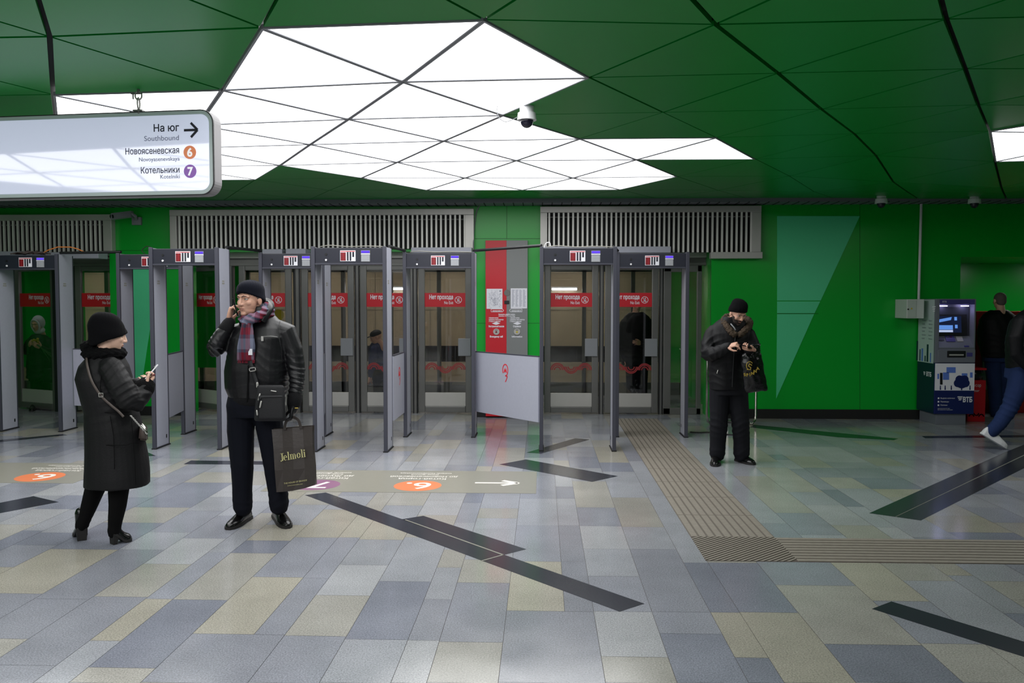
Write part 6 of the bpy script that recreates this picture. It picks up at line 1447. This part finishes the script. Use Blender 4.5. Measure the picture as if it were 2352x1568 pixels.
b = newbm(); ribbon(b, [f.J(1743, 794, -.26), f.J(1743, 789, -.24), f.J(1740, 792, -.2), f.J(1733, 794, -.2), f.J(1730, 791, -.24), f.J(1731, 794, -.26)], .03, .004, (0, -.3, 1)); obj('twisted_handle', b, M['plastic'], pb, smooth=True)
for k, ch in enumerate('SPINNA'):
    t = k/5; px = 1711+t*30; py = 862+7*sin(pi*(t*.9+.05))-t*14; text('lettering', ch, f.J(px, py, -.336), .04, M['gold2'], film, (1, 0, .18-.0*t), (-.18, 0, 1), 'CENTER', .002)
b = newbm(); q = f.J(1722, 843, -.335)
pts = [q+Vector((.032*cos(a), 0, .04*sin(a)+.015)) for a in [radians(40+20*k) for k in range(13)]]; tube(b, pts, .004, 6)
tube(b, [q+Vector((.018, 0, .02)), q+Vector((0, 0, .032)), q+Vector((-.014, 0, .014)), q+Vector((.011, 0, -.004)), q+Vector((.008, 0, -.026)), q+Vector((-.022, 0, -.022))], .006, 6); obj('gold_emblem', b, M['gold2'], film, smooth=True)
# ---------------------------------------------------------------- man at the ticket machine, back turned
f = Fig('person with cropped hair, black jacket and jeans, back turned at the ticket machine', 12.25, (2300, 958)); f.start()
TOR = [(2292, 820, 34, .17, 0), (2292, 800, 37, .18, 0), (2292, 765, 39, .18, 0), (2293, 735, 40, .16, 0), (2294, 722, 32, .13, 0), (2295, 712, 18, .09, 0)]
RA = [(2265, 735, 0, .085), (2258, 765, .05, .08), (2258, 788, .1, .07), (2268, 798, .17, .05)]; LA = [(2324, 735, 0, .085), (2331, 768, .03, .08), (2332, 800, .08, .07), (2330, 825, .1, .05)]
RL = [(2280, 820, 0, .115), (2283, 870, 0, .1), (2287, 920, 0, .085), (2288, 948, 0, .085)]; LL = [(2305, 820, 0, .115), (2310, 870, 0, .1), (2314, 920, 0, .085), (2316, 948, 0, .085)]
f.head(2296, 691, 0, 176, 4, k=1.03); f.body_core(TOR, [(RA, .6), (LA, .6), (RL, .75), (LL, .75)])
wR = f.J(2269, 798, .19); hand_prims(f.bm, hand_T(wR, (.5, .6, .2), (0, 0, -1)), mirror=1); wL = f.J(2330, 828, .1); hand_prims(f.bm, hand_T(wL, (0, .1, -1), (-1, 0, 0)))
f.finish_body('skin', .006)
f.garment('jacket', M['nylon'], TOR, [RA, LA], .009, 4, folds([(f.J(2292, 790), (.2, 0, 1), .2, .005, .08)], .005))
f.garment('jeans', M['jeans'], [(2292, 812, 32, .14, 0), (2292, 830, 33, .14, 0)], [RL, LL], .009, 4, folds([(f.J(2288, 935), (0, 0, 1), .1, .006, .05)], .003))
b = newbm(); ellip(b, f.T @ Vector((0, .02, .042)), (.079, .098, .08), f.T.to_3x3()); ellip(b, f.T @ Vector((0, .05, .0)), (.068, .06, .075), f.T.to_3x3()); solid('cropped_hair', b, .006, M['stubble_hair'], f.o, 2)
shoe(f.o, atZ(2287, 958), atZ(2288, 947), M['shoe'], .052, .085, .12); shoe(f.o, atZ(2316, 957), atZ(2320, 947), M['shoe'], .052, .085, .12)
# ---------------------------------------------------------------- walker leaving the frame
f = Fig('person in blue jeans and white sneakers striding past the cash machine', 9.6, (2340, 1030)); f.start()
TOR = [(2356, 858, 38, .17, 0), (2358, 835, 42, .18, 0), (2360, 800, 45, .18, 0), (2364, 760, 46, .17, 0), (2370, 735, 44, .15, 0), (2378, 718, 32, .12, 0), (2386, 705, 20, .09, 0)]
RA = [(2345, 738, -.14, .085), (2332, 775, -.18, .078), (2334, 812, -.18, .068), (2358, 842, -.2, .05)]; LA = [(2372, 735, .14, .085), (2385, 775, .2, .08), (2405, 810, .2, .07), (2425, 820, .2, .05)]
RL = [(2345, 855, -.06, .12), (2336, 895, -.06, .108), (2320, 935, -.05, .09), (2297, 970, -.05, .078), (2279, 990, -.05, .074)]; LL = [(2362, 855, .08, .12), (2385, 900, .08, .105), (2402, 945, .08, .088), (2410, 985, .08, .078), (2412, 1005, .08, .076)]
f.head(2402, 672, 0, 75, 6, k=1.03); f.body_core(TOR, [(RA, .6), (LA, .6), (RL, .75), (LL, .75)])
wR = f.J(2360, 848, -.2); hand_prims(f.bm, hand_T(wR, (.3, -.1, -1), (.2, 1, 0))); wL = f.J(2428, 821, .2); hand_prims(f.bm, hand_T(wL, (1, 0, -.2), (0, -1, 0)), mirror=-1)
f.finish_body('skin', .006)
f.garment('jacket', M['nylon'], TOR, [RA, LA], .009, 4, folds([(f.J(2350, 800), (.2, 0, 1), .2, .005, .08)], .005))
f.garment('jeans', M['jeans'], [(2352, 845, 38, .15, 0), (2352, 868, 40, .155, 0)], [RL, LL], .009, 4, folds([(f.J(2318, 935), (.6, 0, 1), .14, .007, .06), (f.J(2285, 985), (.7, 0, .7), .1, .006, .045)], .003))
b = newbm(); ellip(b, f.T @ Vector((0, .02, .045)), (.08, .098, .08), f.T.to_3x3()); ellip(b, f.T @ Vector((0, .055, .0)), (.068, .058, .075), f.T.to_3x3()); solid('dark_hair', b, .006, M['beard'], f.o, 2)
tz = atZ(2302, 1029); hq = f.J(2258, 990, -.05); shoe(f.o, hq-Vector((.02, 0, .03)), Vector((tz.x, hq.y, .005)), M['sneaker'], .05, .095, .1, 0, .022, 'sneaker')
q = Vector((f.J(2408, 1000).x, f.Y+.08, 0)); shoe(f.o, q, q+Vector((.28, 0, 0)), M['sneaker'], .05, .095, .1, 0, .022, 'sneaker')
# ---------------------------------------------------------------- people behind the door glass
def simple(label, Y, foot, head, tor, ra, la, rl, ll, top, bottom, vox=.007, skin='skin', **hk):
    f = Fig(label, Y, foot); f.start(); f.head(*head[:5], k=head[5]); f.body_core(tor, [(ra, .6), (la, .6), (rl, .75), (ll, .75)])
    for A, mir in ((ra, 1), (la, -1)):
        P = [f.J(*q[:3]) for q in A]; d = (P[-1]-P[-2]).normalized(); hand_prims(f.bm, hand_T(P[-1]+d*.02, d, (0, 1, -.3) if abs(d.z) < .8 else (1 if mir < 0 else -1, .2, 0)), (25, 30, 34, 38), 25, mir, 1, .04)
    f.finish_body(skin, vox)
    f.garment(top[0], top[1], tor, [ra, la], .01, 4, folds([(f.J(tor[1][0], tor[1][1]), (.2, 0, 1), .25, .006, .09)], .006)); f.garment(bottom[0], bottom[1], [(tor[0][0], tor[0][1]-8, tor[0][2]*.85, tor[0][3]*.85, 0), (tor[0][0], tor[0][1]+6, tor[0][2]*.85, tor[0][3]*.85, 0)], [rl, ll], .01, 4, folds([], .004))
    return f
f = simple('person in a white headscarf and dark coat, walking behind the door glass with flowers', 13.3, (85, 935), (86, 744, -.05, -8, 14, .98),
    [(92, 868, 27, .2, 0), (92, 850, 27, .2, 0), (92, 815, 26, .18, 0), (92, 788, 28, .16, 0), (90, 776, 22, .13, 0), (88, 767, 13, .09, 0)],
    [(70, 786, 0, .08), (60, 806, -.08, .075), (62, 803, -.2, .06), (66, 795, -.28, .045)], [(112, 786, 0, .08), (119, 808, -.06, .075), (108, 806, -.18, .06), (95, 799, -.28, .045)],
    [(84, 868, 0, .1), (82, 895, -.05, .08), (79, 928, -.1, .065)], [(100, 868, 0, .1), (104, 895, .05, .08), (110, 920, .15, .065)], ('dark_coat', M['suede']), ('black_trousers', M['leggings']))
b = newbm(); T = f.T
ellip(b, T @ Vector((0, .03, .02)), (.094, .105, .118), T.to_3x3()); ellip(b, T @ Vector((0, .01, -.11)), (.085, .09, .06), T.to_3x3())
hs = solid('headscarf', b, .006, M['scarf_white'], f.o, 3, post=None)
P = getco(hs.data); Tl = np.array((Matrix.Translation(world_loc(hs)*-1) @ T).inverted() if False else T.inverted()); Pw = P+np.array(f.base); Q = Pw@Tl[:3, :3].T+Tl[:3, 3]
w_ = np.exp(-((Q[:, 0]/.055)**4+((Q[:, 2]+.02)/.085)**4))*(Q[:, 1] < 0); Q[:, 1] += w_*.075; Tm = np.array(T); setco(hs.data, Q@Tm[:3, :3].T+Tm[:3, 3]-np.array(f.base))
b = newbm(); pts = [T @ Vector((.07*cos(a), -.062+.012*abs(cos(a)), -.015+.1*sin(a))) for a in [2*pi*k/20 for k in range(21)]]; tube(b, pts, .016, 8); obj('scarf_hem', b, M['scarf_white'], hs, smooth=True)
shoe(f.o, atZ(78, 934), atZ(73, 945), M['shoe'], .045, .08, .1); q = f.J(110, 926, .15); shoe(f.o, Vector((q.x, q.y, .03)), Vector((q.x-.03, q.y-.22, .0)), M['shoe'], .045, .08, .1)
fl = thing('flower_bunch', 'small bunch of flowers carried head down by the woman in the headscarf', 'flowers', f.J(95, 800, -.35))
b = newbm(); random.seed(3)
for k in range(9): tube(b, [f.J(78, 785, -.36)+Vector((random.uniform(-.02, .02), random.uniform(-.02, .02), 0)), f.J(95, 799, -.37), f.J(122, 822, -.36)+Vector((random.uniform(-.05, .05), random.uniform(-.04, .04), random.uniform(-.06, .06)))], .006, 6)
obj('stems', b, M['leaf'], fl)
b = newbm()
for k in range(9): ellip(b, f.J(78, 784, -.36)+Vector((random.uniform(-.05, .05), random.uniform(-.04, .04), random.uniform(-.04, .04))), (.022, .022, .018), seg=10, rings=6)
obj('blossoms', b, M['petal'], fl)
hb2 = thing('shopping_bag', 'small dark bag swinging beside the woman in the headscarf', 'bag', f.J(112, 878, -.1)); b = newbm()
loft(b, [oval(f.J(112, y, -.1), f.wpx(w2), .05, 20, 3) for y, w2 in ((878, 11), (870, 13), (855, 13), (846, 10))]); obj('body', b, M['leather'], hb2, smooth=True)
b = newbm(); tube(b, smooth_path([f.J(105, 848, -.1), f.J(107, 832, -.12), f.J(114, 812, -.14), f.J(118, 830, -.12), f.J(119, 848, -.1)], 4), .006, 6); obj('handle', b, M['leather'], hb2, smooth=True)
f = simple('person in a dark overcoat standing behind the door glass at the tactile strip', 13.9, (1462, 920), (1462, 701, 0, 10, 4, 1.04),
    [(1462, 838, 34, .18, 0), (1462, 810, 34, .18, 0), (1462, 770, 35, .18, 0), (1462, 738, 36, .16, 0), (1462, 726, 28, .13, 0), (1462, 717, 15, .09, 0)],
    [(1435, 742, 0, .085), (1428, 775, 0, .078), (1430, 805, -.03, .068), (1434, 822, -.06, .05)], [(1489, 742, 0, .085), (1497, 772, -.05, .078), (1488, 792, -.2, .066), (1474, 789, -.28, .05)],
    [(1452, 838, 0, .11), (1450, 880, 0, .09), (1449, 915, 0, .08)], [(1474, 838, 0, .11), (1475, 880, 0, .09), (1476, 915, 0, .08)], ('overcoat', M['nylon']), ('jeans', M['jeans_dark']))
b = newbm(); ellip(b, f.T @ Vector((0, .022, .045)), (.08, .098, .08), f.T.to_3x3()); solid('dark_hair', b, .007, M['beard'], f.o, 2)
shoe(f.o, atZ(1449, 919), atZ(1447, 927), M['shoe'], .05, .085, .12); shoe(f.o, atZ(1476, 919), atZ(1479, 927), M['shoe'], .05, .085, .12)
f = simple('person in blue jacket and peaked cap stooping behind door glass beside an arch post', 13.7, (868, 918), (864, 775, -.1, -80, 20, .98),
    [(872, 862, 20, .16, .1), (871, 845, 22, .17, .1), (869, 820, 22, .17, .05), (868, 800, 22, .15, 0), (867, 791, 17, .12, -.03), (866, 785, 11, .09, -.05)],
    [(862, 800, -.15, .075), (857, 822, -.15, .07), (852, 845, -.15, .06), (850, 862, -.15, .045)], [(872, 800, .15, .075), (868, 822, .18, .07), (860, 845, .18, .06), (856, 860, .18, .045)],
    [(868, 862, -.06, .095), (867, 890, -.06, .075), (868, 912, -.06, .065)], [(876, 862, .08, .095), (877, 890, .08, .075), (879, 912, .08, .065)], ('blue_jacket', mat('blue_nylon', rgb(40, 46, 86), .6)), ('dark_trousers', M['leggings']))
b = newbm(); ellip(b, f.T @ Vector((0, .012, .06)), (.084, .1, .066), f.T.to_3x3()); ellip(b, f.T @ Vector((0, -.125, .05)), (.06, .06, .01), f.T.to_3x3()); solid('peaked_cap', b, .006, M['nylon'], f.o, 2)
shoe(f.o, atZ(870, 917), atZ(862, 921), M['shoe'], .045, .08, .1); shoe(f.o, atZ(879, 915), atZ(870, 919), M['shoe'], .045, .08, .1)
